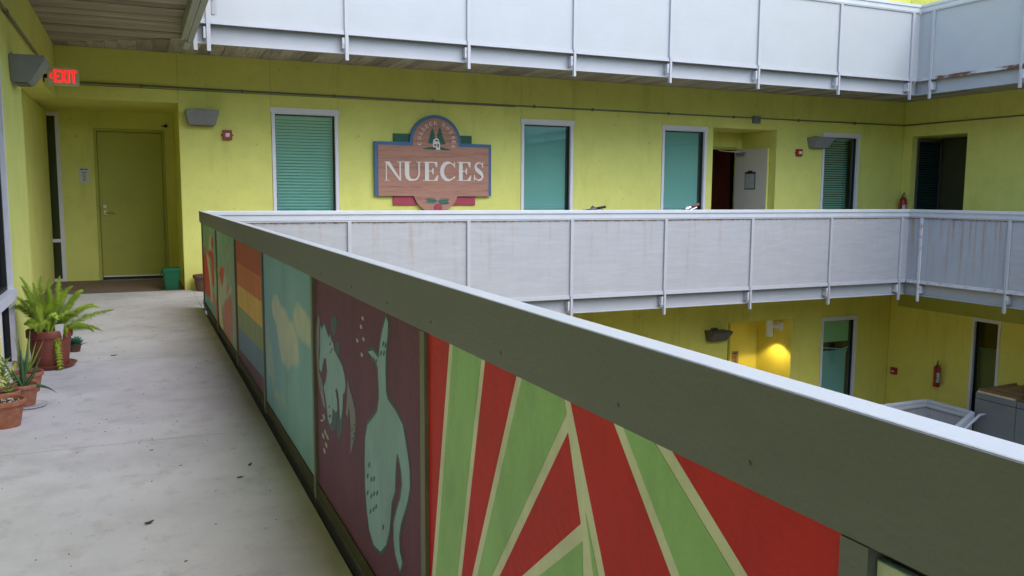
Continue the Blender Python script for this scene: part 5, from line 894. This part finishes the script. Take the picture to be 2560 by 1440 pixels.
# ---------------------------------------------------------------- bicycles leaning behind the far guard
def bicycle(label, x, y, flip, gripm, lean):
    t = thing('bicycle', label, 'bicycle', (x, y, 0), 'bicycles leaning on the far guard')
    c, s = math.cos(lean), math.sin(lean)
    def B(a, b, z): return (x + flip * a, y - (b * c + z * s), z * c - b * s)       # a along the bike, b sideways
    blk = rubber; fm = lampb
    for wx in (-.52, .52):
        ring = [[B(wx + (.33 + .018 * math.cos(q)) * math.cos(p), .018 * math.sin(q), .35 + (.33 + .018 * math.cos(q)) * math.sin(p)) for q in [k * 1.047 for k in range(6)]] for p in [i * 2 * math.pi / 28 for i in range(29)]]
        o = obj('wheel', M().loft(ring, False), blk, t, smooth=True)
        m = M()
        for i in range(14): p = i * 2 * math.pi / 14; m.tube([B(wx, 0, .35), B(wx + .32 * math.cos(p), 0, .35 + .32 * math.sin(p))], .0015, 3)
        obj('spokes', m, chrome, o)
    obj('frame', M().tube([B(-.52, 0, .35), B(-.08, 0, .30)], .012).tube([B(-.08, 0, .30), B(-.20, 0, .80)], .015).tube([B(-.20, 0, .76), B(.36, 0, .82)], .015).tube([B(-.08, 0, .30), B(.39, 0, .72)], .017).tube([B(-.52, 0, .35), B(-.19, 0, .74)], .010), fm, t, smooth=True)
    obj('fork', M().tube([B(.52, 0, .35), B(.40, 0, .70), B(.35, 0, .90), B(.345, 0, .985)], .014), fm, t, smooth=True)
    obj('saddle', M().loft([[B(-.34, -.07, .90), B(-.34, .07, .90), B(-.34, .06, .94), B(-.34, -.06, .94)], [B(-.08, -.02, .90), B(-.08, .02, .90), B(-.08, .015, .93), B(-.08, -.015, .93)]]), blk, t)
    return t, B
def bars(t, B, p0, p1, gripm, second):
    """handlebar between two world points, with grip, brake lever and shifter"""
    p0, p1 = Vector(p0), Vector(p1); d = (p1 - p0); L = d.length; d.normalize(); mid = p0 + d * L * .42
    obj('handlebar', M().tube([tuple(p0), tuple(p0 + d * L * .3 + Vector((0, 0, -.006))), tuple(mid), tuple(p1 - d * .1)], .0125, 8), lampb, t, smooth=True)
    obj('stem', M().tube([tuple(B(.345, 0, .975)), tuple(mid)], .016, 8), rubber, t)
    obj('grip', M().tube([tuple(p1 - d * .125), tuple(p1)], [.018, .0175], 10), gripm, t, smooth=True)
    obj('brake_lever', M().tube([tuple(p1 - d * .16 + Vector((0, 0, .012))), tuple(p1 - d * .20 + Vector((0, -.02, .045))), tuple(p1 - d * .23 + Vector((0, -.02, .005)))], .011, 6), second, t)
    obj('shifter', M().tube([tuple(p1 - d * .21), tuple(p1 - d * .13)], .024, 8).tube([tuple(p1 - d * .19 + Vector((0, -.02, -.035))), tuple(p1 - d * .05 + Vector((0, -.03, -.028)))], .007, 6), second, t)
    obj('grip', M().tube([tuple(p0), tuple(p0 + d * .12)], .017, 8), rubber, t, smooth=True)
t, B = bicycle('bicycle with black grips leaning behind the guard between two windows', 5.75, 10.32, 1, rubber, R(8))
bars(t, B, (5.50, 10.12, 1.030), (5.84, 10.04, 1.098), rubber, lampb)
t, B = bicycle('bicycle with a red grip leaning behind the guard near the open door', 7.55, 10.32, 1, rubber, R(8))
bars(t, B, (7.06, 10.12, 1.01), (7.37, 10.02, 1.135), mat('faded_red_grip', (.20, .07, .06, 1), .7), chrome)

# ---------------------------------------------------------------- small litter on the walkway
def fallen(label, x, y, ln, w, rot, curl):
    m = M(); c, s = math.cos(rot), math.sin(rot); n = 8; vs = []
    for i in range(n + 1):
        u = i / n - .5; ww = w * math.cos(u * math.pi) ** .8 if abs(u) < .5 else 0.0005
        for k in (-1, 0, 1): a, b = u * ln, k * ww / 2; vs.append((x + a * c - b * s, y + a * s + b * c, .003 + curl * u * u * 2 + (.004 if k else 0)))
    m.add(vs, [(3 * i + k, 3 * i + k + 1, 3 * i + 4 + k, 3 * i + 3 + k) for i in range(n) for k in (0, 1)])
    tag(obj('fallen_leaf', m, leafd), label, 'leaf', 'fallen leaves on the walkway')
fallen('largest dark fallen leaf, alone on the near part of the floor', -.007, 3.391, .038, .019, .5, .010)
fallen('small curled dark leaf nearest the foot of the mural guard', .429, 3.956, .030, .014, .9, .014)
fallen('flat greyish fallen leaf just left of the curled one', .368, 3.796, .026, .015, .1, .004)
fallen('reddish bit of dry leaf in the middle of the far floor', -.213, 7.10, .045, .024, .2, .008)
m = M(); rnd = random.Random(5)
for k in range(150):
    x, y = rnd.uniform(-.8, .58), rnd.uniform(2.2, 11.4); s = rnd.uniform(.0012, .0038) * (1.6 if rnd.random() < .12 else 1); a = rnd.random() * 6.28
    m.loft([[(x + s * 2 * math.cos(a), y + s * 2 * math.sin(a), .001), (x - s * math.sin(a), y + s * math.cos(a), .001), (x - s * 2 * math.cos(a), y - s * 2 * math.sin(a), .001), (x + s * math.sin(a), y - s * math.cos(a), .001)], [(x + s * math.cos(a), y + s * math.sin(a), .004), (x, y + s * .4, .004), (x - s, y, .004), (x, y - s * .4, .004)]])
o = obj('floor_debris', m, debris, kind='stuff'); o['label'] = 'scattered crumbs of leaf litter on the concrete walkway'; o['category'] = 'debris'
